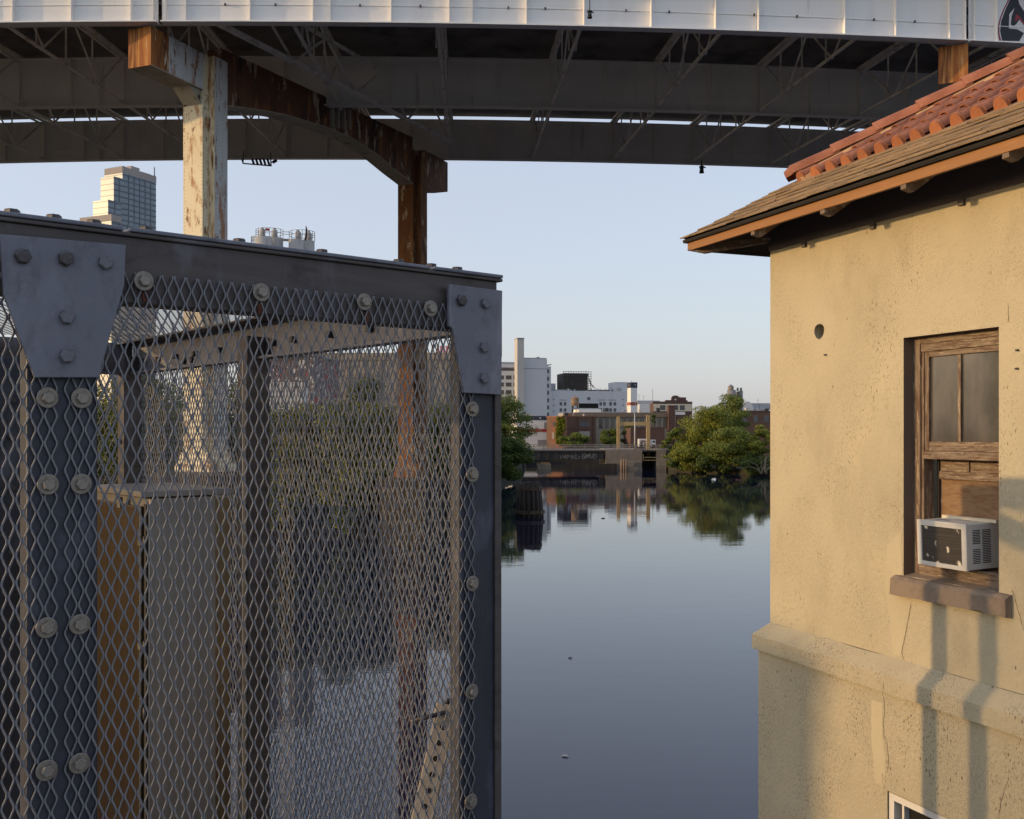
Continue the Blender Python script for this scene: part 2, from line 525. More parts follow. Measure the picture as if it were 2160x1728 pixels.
M['oldwood'] = mat('peeling_window_wood', (0.225, 0.170, 0.118), 0.8, 0.0,
                   [dict(col=(0.115, 0.066, 0.042), scale=(46, 46, 5), detail=7, nrough=0.72, lo=0.44, hi=0.56, fac=0.9),
                    dict(col=(0.42, 0.34, 0.225), scale=(60, 60, 8), detail=7, nrough=0.72, lo=0.555, hi=0.62, fac=0.85)],
                   bump=((80, 80, 10), 5, 0.6, 0.005))
M['oldwood_h'] = mat('peeling_window_rail_wood', (0.235, 0.178, 0.122), 0.8, 0.0,
                     [dict(col=(0.115, 0.066, 0.042), scale=(7, 7, 70), detail=7, nrough=0.72, lo=0.45, hi=0.57, fac=0.9),
                      dict(col=(0.43, 0.35, 0.235), scale=(9, 9, 80), detail=7, nrough=0.72, lo=0.555, hi=0.62, fac=0.85)],
                     bump=((14, 14, 90), 5, 0.6, 0.005))
M['plywood'] = mat('plywood', (0.25, 0.155, 0.080), 0.7, 0.0,
                   [dict(col=(0.18, 0.090, 0.042), scale=(6, 6, 26), detail=4, lo=0.45, hi=0.62, fac=0.8, dist=1.4),
                    dict(col=(0.36, 0.22, 0.11), scale=(8, 8, 40), detail=3, lo=0.55, hi=0.7, fac=0.5, dist=1.8)])
M['reveal'] = mat('window_reveal', (0.16, 0.115, 0.085), 0.9)
M['oldglass'] = glass_mat('dusty_pane', (0.055, 0.052, 0.046), 0.07, 0.75)
M['dark'] = mat('dark_interior', (0.012, 0.011, 0.010), 0.9)
M['acwhite'] = mat('appliance_white', (0.64, 0.62, 0.56), 0.45, 0.0,
                   [dict(col=(0.50, 0.47, 0.42), scale=(7, 7, 7), detail=5, lo=0.5, hi=0.75, fac=0.6)])
M['accoil'] = mat('condenser_coil', (0.075, 0.066, 0.060), 0.5, 0.4,
                  [dict(col=(0.12, 0.11, 0.10), scale=(3, 3, 190), detail=2, lo=0.5, hi=0.7),
                   dict(col=(0.85, 0.80, 0.68), scale=(17, 17, 13), detail=2, lo=0.635, hi=0.69, nrough=0.4)])  # bright patches paint in reflections off dented fins
M['whiteframe'] = mat('white_window_frame', (0.70, 0.68, 0.62), 0.5)

# far buildings
def wallmat(name, col, var=0.82, s=0.25, rough=0.85):
    c2 = tuple(c * var for c in col)
    return mat(name, col, rough, 0.0,
               [dict(col=c2, scale=(s, s, s * 0.6), detail=5, lo=0.42, hi=0.7, fac=0.9),
                dict(col=tuple(c * 0.6 for c in col), scale=(s * 6, s * 6, s * 1.0), detail=5, lo=0.62, hi=0.8, fac=0.5)])


M['bwhite'] = wallmat('white_render', (0.56, 0.58, 0.60), 0.92, 0.06)
M['bgrey'] = wallmat('grey_block', (0.36, 0.37, 0.385), 0.85, 0.1)
M['bstack'] = wallmat('pale_stack_concrete', (0.50, 0.48, 0.45), 0.85, 0.1)
M['bcream'] = wallmat('cream_trim', (0.66, 0.58, 0.44), 0.9, 0.3)
M['bbrick'] = wallmat('red_brick', (0.135, 0.078, 0.055), 0.75, 0.5)
M['bbrick2'] = wallmat('dark_red_brick', (0.11, 0.062, 0.050), 0.8, 0.5)
M['bbrick3'] = wallmat('orange_and_sunlit_brick', (0.28, 0.125, 0.072), 0.8, 0.5)
M['bconc'] = wallmat('stained_concrete', (0.33, 0.29, 0.23), 0.8, 0.4)
M['bconc2'] = wallmat('beige_panel_concrete', (0.34, 0.31, 0.265), 0.88, 0.15)
M['broof'] = wallmat('brown_fascia_panel', (0.20, 0.155, 0.115), 0.85, 0.4)
M['navy'] = mat('navy_panel', (0.035, 0.042, 0.065), 0.6)
M['redpanel'] = mat('red_panel', (0.42, 0.035, 0.035), 0.6)
M['rustpanel'] = mat('brick_red_band', (0.30, 0.08, 0.05), 0.7)
M['whitepanel'] = wallmat('white_panel', (0.72, 0.71, 0.69), 0.93, 0.3)
M['greypanel'] = mat('grey_panel', (0.28, 0.28, 0.29), 0.6)
M['fglass'] = glass_mat('far_window_glass', (0.07, 0.075, 0.085), 0.15)
M['tglass'] = mat('blue_curtain_glass', (0.10, 0.135, 0.175), 0.22, 0.0,
                  [dict(col=(0.065, 0.09, 0.12), scale=(0.10, 0.10, 0.22), detail=3, lo=0.45, hi=0.6, fac=0.8)], spec=0.9)
M['tglass_lit'] = mat('curtain_glass_lit_tone', (0.20, 0.28, 0.32), 0.35, 0.0,  # sunlit face: lit tone painted into a paler copy of the glass
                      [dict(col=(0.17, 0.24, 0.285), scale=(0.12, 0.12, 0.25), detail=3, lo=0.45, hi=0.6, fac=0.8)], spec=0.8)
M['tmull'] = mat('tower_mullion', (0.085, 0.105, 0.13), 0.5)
M['tmull_lit'] = mat('tower_mullion_lit_tone', (0.15, 0.20, 0.225), 0.5)  # lit tone painted into a copy of the mullions
M['tcrown'] = wallmat('tower_crown_panel', (0.34, 0.31, 0.29), 0.9, 0.1)
M['silo'] = wallmat('silo_steel', (0.37, 0.365, 0.355), 0.85, 0.3)
M['silogrey'] = wallmat('grey_silo', (0.22, 0.215, 0.21), 0.85, 0.3)
M['railsteel'] = mat('rail_steel', (0.22, 0.21, 0.19), 0.6)
M['tankwood'] = wallmat('tank_timber', (0.33, 0.23, 0.15), 0.8, 1.2)
M['tankroof'] = wallmat('tank_roof', (0.30, 0.17, 0.10), 0.85, 1.0)
M['scaffold'] = mat('scaffold_steel', (0.045, 0.045, 0.048), 0.7)
M['shroud'] = mat('dark_netting', (0.075, 0.068, 0.058), 0.9, 0.0,
                  [dict(col=(0.14, 0.11, 0.08), scale=(0.5, 0.5, 0.5), detail=4, lo=0.5, hi=0.7)])
M['tanframe'] = mat('tan_gantry_paint', (0.42, 0.30, 0.14), 0.6, 0.0,
                    [dict(col=(0.30, 0.20, 0.09), scale=(2, 2, 0.6), detail=4, lo=0.5, hi=0.7)])
M['lampsteel'] = mat('lamp_post_paint', (0.50, 0.50, 0.49), 0.5)
M['stone'] = wallmat('pier_stone', (0.225, 0.195, 0.165), 0.7, 0.8)
M['stone2'] = wallmat('pier_stone_light', (0.28, 0.245, 0.20), 0.75, 0.8)
M['bridgedeck'] = mat('bridge_deck_edge', (0.10, 0.095, 0.09), 0.85)
M['eave_dark'] = mat('dark_eave_band', (0.115, 0.098, 0.085), 0.8)
M['darksteel'] = mat('dark_bridge_steel', (0.030, 0.030, 0.031), 0.75)
M['bridgerail'] = mat('bridge_rail_paint', (0.24, 0.225, 0.20), 0.6)
M['paint_white'] = mat('white_spray_paint', (0.27, 0.28, 0.29), 0.7)
M['graf_black'] = mat('black_mural_paint', (0.030, 0.031, 0.042), 0.6)
M['graf_red'] = mat('red_mural_paint', (0.30, 0.045, 0.06), 0.6)
M['graf_white'] = mat('white_mural_paint', (0.72, 0.70, 0.70), 0.6)
M['graf_mix'] = mat('graffiti_wall', (0.16, 0.13, 0.15), 0.7, 0.0,
                    [dict(col=(0.55, 0.55, 0.57), scale=(1.6, 1.6, 1.6), detail=2, lo=0.56, hi=0.58),
                     dict(col=(0.40, 0.05, 0.06), scale=(1.2, 1.2, 1.2), detail=2, lo=0.60, hi=0.62, loc=(5, 3, 2))])
M['pile'] = mat('creosoted_timber', (0.040, 0.033, 0.029), 0.85, 0.0,
                [dict(col=(0.085, 0.070, 0.058), scale=(9, 9, 0.9), detail=4, lo=0.5, hi=0.7)])
M['pileband'] = mat('weathered_timber_band', (0.10, 0.075, 0.055), 0.85, 0.0,
                    [dict(col=(0.05, 0.04, 0.03), scale=(2, 2, 8), detail=4, lo=0.5, hi=0.7)])
M['earth'] = mat('bank_earth', (0.045, 0.042, 0.030), 0.95, 0.0,
                 [dict(col=(0.03, 0.035, 0.018), scale=(0.4, 0.4, 0.4), detail=5, lo=0.45, hi=0.65)])
M['bulkhead'] = mat('timber_bulkhead', (0.030, 0.026, 0.022), 0.9, 0.0,
                    [dict(col=(0.05, 0.043, 0.036), scale=(1.5, 1.5, 0.3), detail=4, lo=0.5, hi=0.7)])
M['concrete'] = mat('pavement_concrete', (0.30, 0.29, 0.275), 0.9, 0.0,
                    [dict(col=(0.22, 0.21, 0.20), scale=(2, 2, 2), detail=5, lo=0.45, hi=0.7)])
M['bark'] = mat('bark', (0.085, 0.066, 0.048), 0.9)
M['drybranch'] = mat('bare_branch', (0.20, 0.16, 0.115), 0.9)
M['leaf_a'] = leafmat('leaf_olive', (0.095, 0.120, 0.022), (0.225, 0.250, 0.042), (0.38, 0.385, 0.070), 0.45)
M['leaf_b'] = leafmat('leaf_green', (0.066, 0.098, 0.022), (0.150, 0.195, 0.040), (0.28, 0.315, 0.068), 0.55)
M['leaf_c'] = leafmat('leaf_dark', (0.038, 0.064, 0.017), (0.085, 0.125, 0.030), (0.165, 0.205, 0.050), 0.5)
M['leaf_y'] = leafmat('vine_yellow_green', (0.10, 0.13, 0.012), (0.19, 0.22, 0.018), (0.30, 0.31, 0.028), 0.6)
M['truckwhite'] = mat('truck_paint', (0.66, 0.67, 0.68), 0.4)
M['tyre'] = mat('tyre_rubber', (0.015, 0.015, 0.015), 0.8)
M['lampdark'] = mat('lantern_iron', (0.025, 0.024, 0.023), 0.6)
M['lens'] = mat('lantern_lens', (0.05, 0.09, 0.08), 0.2)
M['pinksign'] = mat('pink_sign_lettering', (0.55, 0.20, 0.24), 0.7)
M['debris'] = mat('floating_scrap', (0.55, 0.55, 0.53), 0.7)

wm = bpy.data.materials.new('canal_water')
wm.use_nodes = True
_n, _l = wm.node_tree.nodes, wm.node_tree.links
_b = _n["Principled BSDF"]
_b.inputs["Base Color"].default_value = (0.008, 0.012, 0.034, 1)
_b.inputs["Roughness"].default_value = 0.015
_b.inputs["IOR"].default_value = 1.40
_b.inputs["Specular IOR Level"].default_value = 0.5
_tc = _n.new("ShaderNodeTexCoord")
_prev = None
for _sc, _dt, _st, _ds in (((0.30, 0.8, 1), 3, 0.034, 0.12), ((2.2, 4.5, 1), 3, 0.016, 0.05)):
    _mp = _n.new("ShaderNodeMapping"); _mp.inputs["Scale"].default_value = _sc
    _l.new(_tc.outputs["Object"], _mp.inputs[0])
    _tx = _n.new("ShaderNodeTexNoise"); _tx.inputs["Scale"].default_value = 1.0
    _tx.inputs["Detail"].default_value = _dt
    _l.new(_mp.outputs[0], _tx.inputs["Vector"])
    _bp = _n.new("ShaderNodeBump"); _bp.inputs["Strength"].default_value = _st
    _bp.inputs["Distance"].default_value = _ds
    _l.new(_tx.outputs["Fac"], _bp.inputs["Height"])
    if _prev is not None: _l.new(_prev, _bp.inputs["Normal"])
    _prev = _bp.outputs[0]
_l.new(_prev, _b.inputs["Normal"])
M['water'] = wm


def struct(name, mb, m):
    o = mb.build(name, m)
    o["kind"] = "structure"
    return o

# ------------------------------------------------------------------ ground, banks, water
def ground_block(name, pts, top, m, bottom=-3.0):
    mb = MB()
    mb.prism([V(x, y, bottom) for x, y in pts], V(0, 0, top - bottom))
    return struct(name, mb, m)


wmb = MB()
wmb.sheet([V(-900, -300, 0), V(900, -300, 0), V(900, 260, 0), V(-900, 260, 0)])
struct('water', wmb, M['water'])
ground_block('bank', [(-420, 67), (-8, 67), (-3.4, 69), (-3.0, 102), (-420, 102)], 3.9, M['bulkhead'])
ground_block('bank', [(-420, 102.0), (-3.2, 102.0), (-2.4, 150), (1.5, 176), (3.5, 245), (-420, 245)], 1.6, M['earth'])
ground_block('bank', [(29.5, 245), (29.5, 188), (34, 178), (43, 165), (56, 120), (70, 60), (420, 60), (420, 245)],
             0.9, M['earth'])
ground_block('terrain', [(-3000, 246), (3000, 246), (3000, 5000), (-3000, 5000)], 2.6, M['earth'])

# ------------------------------------------------------------------ viaduct
VCX, VCY = -13.0, 303.8
R1, R2, R3 = 262.0, 249.4, 236.5
SUPER = 0.050                    # the deck banks up towards the far side
ZB, ZT = 23.70, 26.30            # underside and top of the girders
TH0, TH1 = -0.27, 0.34


def vp(R, th, z):
    return V(VCX + R * math.sin(th), VCY - R * math.cos(th), z + (R1 - R) * SUPER)


def th_px(R, px):
    th = 0.0
    for _ in range(20):
        d = VCY - R * math.cos(th)
        x = (px - CX) / F * d
        th = math.asin(max(-1, min(1, (x - VCX) / R)))
    return th


def arc_box(mb, Ra, Rb, z0, z1, ta, tb, n):
    vs, fs = [], []
    for i in range(n + 1):
        t = ta + (tb - ta) * i / n
        vs += [vp(Ra, t, z0), vp(Rb, t, z0), vp(Rb, t, z1), vp(Ra, t, z1)]
    for i in range(n):
        a, b = i * 4, i * 4 + 4
        for k in range(4):
            k2 = (k + 1) % 4
            fs.append((a + k, a + k2, b + k2, b + k))
    fs.append((0, 3, 2, 1))
    e = n * 4
    fs.append((e, e + 1, e + 2, e + 3))
    if Ra > Rb:
        pass
    return mb.add(vs, fs)


viaduct = thing('elevated_viaduct', (-13, 52, 23.7),
                'elevated white steel girder viaduct spanning the canal high overhead', 'viaduct')

J1, J2 = th_px(R1, 338), th_px(R1, 2039)
gap = 0.0003


def girder(R, ta, tb, m, stiff, inner=False):
    n = max(4, int((tb - ta) * R / 3))
    mb = MB()
    arc_box(mb, R + 0.015, R - 0.015, ZB + 0.05, ZT - 0.05, ta, tb, n)
    arc_box(mb, R + 0.25, R - 0.25, ZB, ZB + 0.05, ta, tb, n)
    arc_box(mb, R + 0.25, R - 0.25, ZT - 0.05, ZT, ta, tb, n)
    g = mb.build('girder', m, viaduct)
    for t in stiff:
        s = MB()
        tw = 0.016 / R
        dpt = 0.235 if not inner else 0.17
        arc_box(s, R + dpt, R + 0.0155, ZB + 0.051, ZT - 0.051, t - tw, t + tw, 1)
        s.build('stiffener', m, g)
    rb = MB()
    arc_box(rb, R + 0.05, R + 0.0152, ZB + 0.74, ZB + 0.765, ta + 0.0002, tb - 0.0002, n)
    rb.build('longitudinal_rib', m, g)
    return g


sp_left = [th_px(R1, x) for x in (-260, -160, -50, 32, 155, 280, 327)]
sp_mid = [th_px(R1, x) for x in (352, 395, 530, 662, 698, 826, 948, 996, 1110, 1231, 1372, 1507, 1597, 1778, 1885, 1998, 2031)]
sp_right = [th_px(R1, x) for x in (2050, 2097, 2240, 2400, 2560)]
girder(R1, TH0, J1 - gap, M['vwhite'], sp_left)
gm = girder(R1, J1 + gap, J2 - gap, M['vwhite'], sp_mid)
gr_ = girder(R1, J2 + gap, TH1, M['vwhite'], sp_right)
stud = MB()
for px in (476, 582, 760, 887, 1072, 1150, 1320, 1411, 1590, 1680, 1842, 1928):
    t = th_px(R1, px)
    p = vp(R1 + 0.06, t, ZB + 0.75)
    stud.box(p.x - 0.035, p.x + 0.035, p.y - 0.05, p.y + 0.02, p.z - 0.04, p.z + 0.04)
o = stud.build('bolt_stud', M['galv_beam'], gm); o["kind"] = "stuff"

DTH = 0.0228
FR = [0.0607 + DTH * k for k in range(-11, 12)]
for R in (R2, R3):
    st = [t + DTH * f for t in FR for f in (0.0, 0.5) if TH0 < t + DTH * f < TH1]
    girder(R, TH0, TH1, M['vgrey'], st, True)

# painted mural letter running off the frame on the right-hand span
def mural(pts_px, name, m, off):
    pts = []
    for px, py in pts_px:
        t = th_px(R1 + 0.016 + off, px)
        p = vp(R1 + 0.016 + off, t, 0)
        p.z = CAM_Z + (HY - py) / F * p.y
        pts.append(p)
    mb = MB(); mb.sheet(pts)
    mb.build(name, m, gr_)


mural([(2108, 86), (2105, 70), (2105, 55), (2109, 38), (2116, 20), (2124, 4), (2130, -10), (2230, -10), (2230, 87), (2150, 88), (2112, 86)][::-1],
      'mural_outline', M['graf_red'], 0.003)
mural([(2112, 86), (2108, 70), (2108, 55), (2112, 38), (2119, 20), (2127, 4), (2134, -10), (2240, -10), (2240, 88), (2150, 88)][::-1],
      'mural_white', M['graf_white'], 0.006)
mural([(2114, 86), (2109.5, 66), (2112, 44), (2121, 20), (2131, -2), (2146, -10), (2150, 8), (2160, 24), (2170, 40), (2170, 60),
       (2160, 48), (2150, 42), (2143, 52), (2137, 55), (2132, 52), (2134, 34), (2140, 17), (2129, 30), (2128, 60), (2146, 62), (2160, 70), (2150, 87)][::-1],
      'mural_letter', M['graf_black'], 0.009)
mural([(2141, 46), (2143, 29), (2152, 36), (2162, 52), (2162, 56), (2149, 40)][::-1], 'mural_heart', M['graf_red'], 0.012)

mb = MB()
arc_box(mb, R1 + 1.5, R3 - 1.2, 26.87, 27.42, TH0, TH1, 60)
mb.build('deck_slab', M['deck'], viaduct)
mb = MB()
arc_box(mb, R1 + 1.5, R1 + 1.3, 27.42, 28.3, TH0, TH1, 60)
mb.build('parapet', M['vwhite'], viaduct)
for R in (259.6, 256.8, 253.9, 246.4, 243.4, 240.2):
    mb = MB()
    arc_box(mb, R + 0.03, R - 0.03, 26.50, 26.865, TH0, TH1, 44)
    arc_box(mb, R + 0.12, R - 0.12, 26.45, 26.499, TH0, TH1, 44)
    mb.build('stringer', M['vbrace'], viaduct)
for t in FR:
    if not TH0 + 0.01 < t < TH1 - 0.01:
        continue
    mb = MB()
    d = (vp(R3, t, 0) - vp(R1, t, 0))
    mb.bar(vp(R1 + 1.0, t, 26.375), vp(R3 - 0.5, t, 26.375), 0.32, 0.12)
    mb.build('floor_beam', M['vbrace'], viaduct)
    for Ra, Rb in ((R1 - 0.06, R2 + 0.3), (R2 - 0.06, R3 + 0.3)):
        mb = MB()
        L = Ra - Rb
        lo, hi = ZB + 0.16, ZT - 0.18
        mb.bar(vp(Ra, t, lo), vp(Rb, t, lo), 0.13, 0.10)
        mb.bar(vp(Ra, t, hi), vp(Rb, t, hi), 0.13, 0.10)
        tk = t + 0.0006
        xs = [0.03, 0.27, 0.50, 0.73, 0.97]
        for i in range(4):
            za, zb = (hi, lo) if i % 2 == 0 else (lo, hi)
            mb.bar(vp(Ra - L * xs[i], tk, za), vp(Ra - L * xs[i + 1], tk, zb), 0.075, 0.075)
        for i in (1, 2, 3):
            mb.bar(vp(Ra - L * xs[i], t - 0.0006, lo), vp(Ra - L * xs[i], t - 0.0006, hi), 0.07, 0.07)
        mb.build('cross_frame', M['vbrace'], viaduct)

# skewed truss running parallel to the bent
BD = V(0.371, 0.9286)          # along the bent, away from the camera
BS = V(0.9286, -0.371)         # across it, to the right
for Ra, Rb, x0 in ((R1, R2, 452.0), (R2, R3, None)):
    pass
q0 = vp(R1 - 0.1, th_px(R1, 452), ZB + 0.1)
mb = MB()
Lq = 22.5
BU = BD + Z * (SUPER * 0.93)
mb.bar(q0, q0 + BU * Lq, 0.26, 0.16)
mb.bar(q0 + Z * 1.95, q0 + BU * Lq + Z * 1.95, 0.16, 0.14)
nb = 8
for i in range(nb):
    a, b = Lq * i / nb, Lq * (i + 1) / nb
    za, zb = (0, 1.95) if i % 2 == 0 else (1.95, 0)
    mb.bar(q0 + BU * a + Z * za, q0 + BU * b + Z * zb, 0.09, 0.09)
mb.build('skew_truss', M['vbrace'], viaduct)


# ------------------------------------------------------------------ bents
def quad_prism(mb, prof, o, ext):
    """profile of (t along the bent, z) pairs, extruded by ext from the plane through o"""
    mb.prism([V(o.x, o.y, 0) + BD * t + Z * z for t, z in prof], ext)


def rivets(mb, p0, p1, step, nrm, r=0.022):
    d = p1 - p0
    n = int(d.length / step)
    u = d.normalized()
    w = nrm.cross(u).normalized()
    for i in range(n + 1):
        c = p0 + u * (step * i)
        vs = [c + u * r, c + w * r, c - u * r, c - w * r, c + nrm * r * 0.8]
        mb.add(vs, [(0, 1, 4), (1, 2, 4), (2, 3, 4), (3, 0, 4)])


def column(parent, K, z0, z1, mats, tk):
    """riveted column: narrow plate towards the camera side, wider rear box"""
    mb = MB()
    P = V(K.x, K.y, z0)
    mb.cell(P - BS * 1.045, BS * 1.045, BD * 0.42, Z * (z1 - z0))
    c = mb.build('column', mats[0], parent)
    mb = MB()
    mb.cell(P - BS * 1.045 + BD * 0.42, BS * 1.375, BD * 0.9, Z * (z1 - z0))
    mb.build('rear_column', mats[1], parent)
    mb = MB()
    mb.cell(P + BS * 0.012 + BD * 0.405, BS * 0.315, BD * 0.015, Z * (z1 - z0))
    mb.build('flange_strip', mats[2], parent)
    mb = MB()
    for zz in (0.02, 0.94):
        pass
    rv = MB()
    for off in (-0.98, -0.065):
        rivets(rv, P + BS * off + Z * 0.3, P + BS * off + Z * (z1 - z0 - 0.1), 0.16, -BD)
    for off in (0.08, 0.34):
        rivets(rv, P + BD * off + Z * 0.3, P + BD * off + Z * (z1 - z0 - 0.1), 0.16, BS)
    for off in (0.52, 0.98):
        rivets(rv, P + BD * off + BS * 0.33 + Z * 0.3, P + BD * off + BS * 0.33 + Z * (z1 - z0 - 0.1), 0.16, BS)
    rv_o = rv.build('rivet', M['rivet'], parent)
    rv_o["kind"] = "stuff"
    mb = MB()
    mb.cell(P - BS * 1.3 - BD * 0.25, BS * 1.9, BD * 1.85, Z * 0.35)
    mb.frustum(P - BS * 1.2 - BD * 0.15 + Z * 0.35, BS * 1.65, BD * 1.6, Z * 0.5, 0.9)
    mb.build('base_plate', mats[3], parent)
    return c


def bent(K, label, full=True):
    B = thing('steel_bent', (K.x, K.y, 5.2), label, 'steel bent', None)
    top = ZB - 0.05
    cb = CAM_Z + 15.05
    # cantilever towards the camera
    T0 = -3.3
    mb = MB()
    e0 = V(K.x, K.y, 0) + BD * T0
    mb.cell(e0 - BS * 1.12 + Z * cb, BS * 1.17, BD * 0.03, Z * (top - cb))
    mb.build('end_plate', M['rustcap'], B)
    mb = MB()
    mb.cell(e0 + BD * 0.031 + BS * 0.01 + Z * (cb + 0.03), BS * 0.04, BD * 1.05, Z * (top - cb - 0.03))
    mb.build('rusted_side_plate', M['rustcap'], B)
    mb = MB()
    mb.cell(e0 + BD * 1.082 + BS * 0.01 + Z * (cb + 0.03), BS * 0.04, BD * (-T0 - 1.085), Z * (top - cb - 0.03))
    mb.build('side_plate', M['colpaint_shaded'], B)
    mb = MB()
    mb.cell(e0 - BS * 1.10 + BD * 0.031 + Z * (cb + 0.03), BS * 1.10, BD * (-T0 - 0.04), Z * (top - cb - 0.04))
    mb.build('cantilever_box', M['rustbeam'], B)
    mb = MB()
    mb.cell(e0 - BS * 1.12 + BD * 0.031 + Z * cb, BS * 1.17, BD * (-T0 - 0.035), Z * 0.029)
    mb.build('soffit_plate', M['soffit'], B)
    mb = MB()
    o2 = V(K.x, K.y, 0) - BS * 1.0
    quad_prism(mb, [(-0.75, cb - 0.002), (-0.02, cb - 0.002), (-0.02, cb - 0.62)], o2 + BS * 0.0, BS * 0.06)
    quad_prism(mb, [(-0.75, cb - 0.002), (-0.02, cb - 0.002), (-0.02, cb - 0.62)], o2 + BS * 0.86, BS * 0.06)
    mb.prism([V(o2.x, o2.y, 0) + BD * -0.75 + Z * (cb - 0.004) + BS * 0.061, V(o2.x, o2.y, 0) + BD * -0.68 + Z * (cb - 0.004) + BS * 0.061,
              V(o2.x, o2.y, 0) + BD * -0.022 + Z * (cb - 0.55) + BS * 0.061, V(o2.x, o2.y, 0) + BD * -0.022 + Z * (cb - 0.62) + BS * 0.061], BS * 0.798)
    mb.build('haunch_bracket', M['soffit'], B)
    # near column
    column(B, K, 5.27, top, (M['colpaint_lit'], M['colpaint_shaded'], M['colstrip'], M['colpaint_lit']), 0)
    mb = MB()
    P = V(K.x, K.y, 0)
    for z0, z1, w in ((21.9, 22.9, 0.36), (22.95, 23.6, 0.36), (21.3, 21.85, 0.34)):
        mb.cell(P + BS * 0.002 + BD * 0.02 + Z * z0, BS * 0.03, BD * w, Z * (z1 - z0))
    mb.build('splice_plate', M['colpaint_lit'], B)
    if not full:
        return B
    # arched cross beam
    n = BS
    prof = []
    for px, py in ((479, 222), (540, 230), (596, 240), (683, 266), (739, 289), (788, 320), (838, 362), (868, 386)):
        p = on_plane(px, py, P, n)
        prof.append(((p - P).dot(BD), p.z))
    T2 = 20.06
    t_in = 1.325
    prof = [(max(t, t_in), z) for t, z in prof]
    prof[-1] = (T2 - 0.01, prof[-1][1])
    ups = [(T2 - 0.01, CAM_Z + 18.35), (t_in, CAM_Z + 17.35)]
    mb = MB()
    quad_prism(mb, prof + ups, P - BS * 0.80, BS * 0.78)
    mb.build('cross_beam', M['rustbeam'], B)
    # soffit plates below the curve
    mb = MB()
    for (ta, za), (tb, zb) in zip(prof[:-1], prof[1:]):
        a = P + BD * ta + Z * (za - 0.004); b = P + BD * tb + Z * (zb - 0.004)
        a.z = za - 0.004; b.z = zb - 0.004
        mb.cell(a - BS * 0.95, b - a, BS * 1.02, Z * -0.05)
    mb.build('soffit_flange', M['soffit'], B)
    for k, px in enumerate((696, 708, 720, 732)):
        a = on_plane(px, 219 + k * 4, P, n); b = on_plane(px, 268 + k * 2, P, n)
        t = (a - P).dot(BD)
        mb = MB()
        base = V(P.x, P.y, 0) + BD * t
        mb.cell(base + BS * -0.019 + Z * b.z, BS * 0.20, BD * 0.16, Z * (a.z - b.z))
        mb.build('web_stiffener', M['soffit'], B)
    rv = MB()
    rivets(rv, P + BD * 1.5 - BS * 0.02 + Z * (top - 0.2), P + BD * 19.8 - BS * 0.02 + Z * (top - 0.2), 0.25, BS)
    for k in range(9):
        t = 1.5 + k * 2.2
        rivets(rv, P + BD * t - BS * 0.02 + Z * (top - 1.3), P + BD * t - BS * 0.02 + Z * (top - 0.3), 0.18, BS)
    rv_o = rv.build('beam_rivet', M['rivet'], B); rv_o["kind"] = "stuff"
    # far column
    K2 = P + BD * T2
    column(B, K2, 4.2, CAM_Z + 17.6, (M['rustcol'], M['rustcol'], M['rustcol'], M['rustcol']), 0)
    # bracket beyond the far column
    mb = MB()
    pr = [(21.45, CAM_Z + 15.25), (24.9, CAM_Z + 16.0), (24.9, CAM_Z + 17.95), (21.45, CAM_Z + 17.9)]
    quad_prism(mb, pr, P - BS * 0.9, BS * 1.0)
    mb.build('far_bracket', M['rustbeam'], B)
    return B


KB = V((427 - CX) / F * 45.0, 45.0)
bent(KB, 'rust stained steel bent with two columns and an arched cross beam over the canal')
bent(KB + V(34.3, 1.9), 'rust streaked end of a second steel bent above the tiled roof', full=False)


def pier(name, K, z1, label):
    P = V(K.x, K.y, -3)
    t = thing(name, (K.x, K.y, 0), label, 'concrete pier')
    mb = MB()
    mb.cell(P - BS * 1.9 - BD * 0.8, BS * 3.0, BD * 3.0, Z * (z1 + 3 - 0.5))
    mb.build('pier_shaft', M['bulkhead'], t)
    mb = MB()
    mb.cell(V(P.x, P.y, z1 - 0.499) - BS * 2.05 - BD * 0.95, BS * 3.3, BD * 3.3, Z * 0.498)
    mb.build('pier_cap', M['bulkhead'], t)


pier('concrete_pier', KB, 5.27, 'concrete pier under the nearer rusty viaduct column')
pier('concrete_pier', KB + BD * 20.06, 4.2, 'dark concrete pier under the farther rusty viaduct column')


pier('concrete_pier', KB + V(34.3, 1.9), 5.27, 'dark concrete pier under the column hidden behind the house')


# hanging navigation lanterns
def lantern(px, py, d, ztop, label):
    c = at(px, py, d)
    t = thing('hanging_lantern', c, label, 'lantern', 'navigation lanterns hung from the viaduct')
    s = d / 2160.0
    mb = MB(); mb.tube([c + Z * 9 * s, V(c.x, c.y, ztop)], 1.0 * s, 6)
    mb.build('hanger_pipe', M['lampdark'], t)
    mb = MB()
    mb.tube([c + Z * 9 * s, c + Z * 6 * s], [1.6 * s, 3.0 * s], 8)
    mb.tube([c + Z * 6 * s, c + Z * 4 * s], [5.5 * s, 5.5 * s], 10)
    mb.tube([c - Z * 5 * s, c - Z * 8 * s], [4.6 * s, 5.6 * s], 10)
    for k in range(4):
        a = math.pi / 4 + k * math.pi / 2
        d2 = V(math.cos(a), math.sin(a)) * 4.6 * s
        mb.tube([c + d2 + Z * 4 * s, c + d2 - Z * 5 * s], 0.6 * s, 5)
    mb.tube([c + V(5, 0, 4) * s, c + V(8.5, 0, 3) * s], 1.3 * s, 6)
    mb.build('lantern_cage', M['lampdark'], t)
    mb = MB(); mb.tube([c + Z * 4 * s, c, c - Z * 5 * s], [3.2 * s, 4.0 * s, 3.2 * s], 10)
    mb.build('lens', M['lens'], t)


lantern(1244, 30, 41.0, 26.6, 'dark lantern hanging in front of the white girder')
lantern(1480, 357, 67.6, ZB + 1.27, 'dark lantern hanging below the rear girder against the sky')

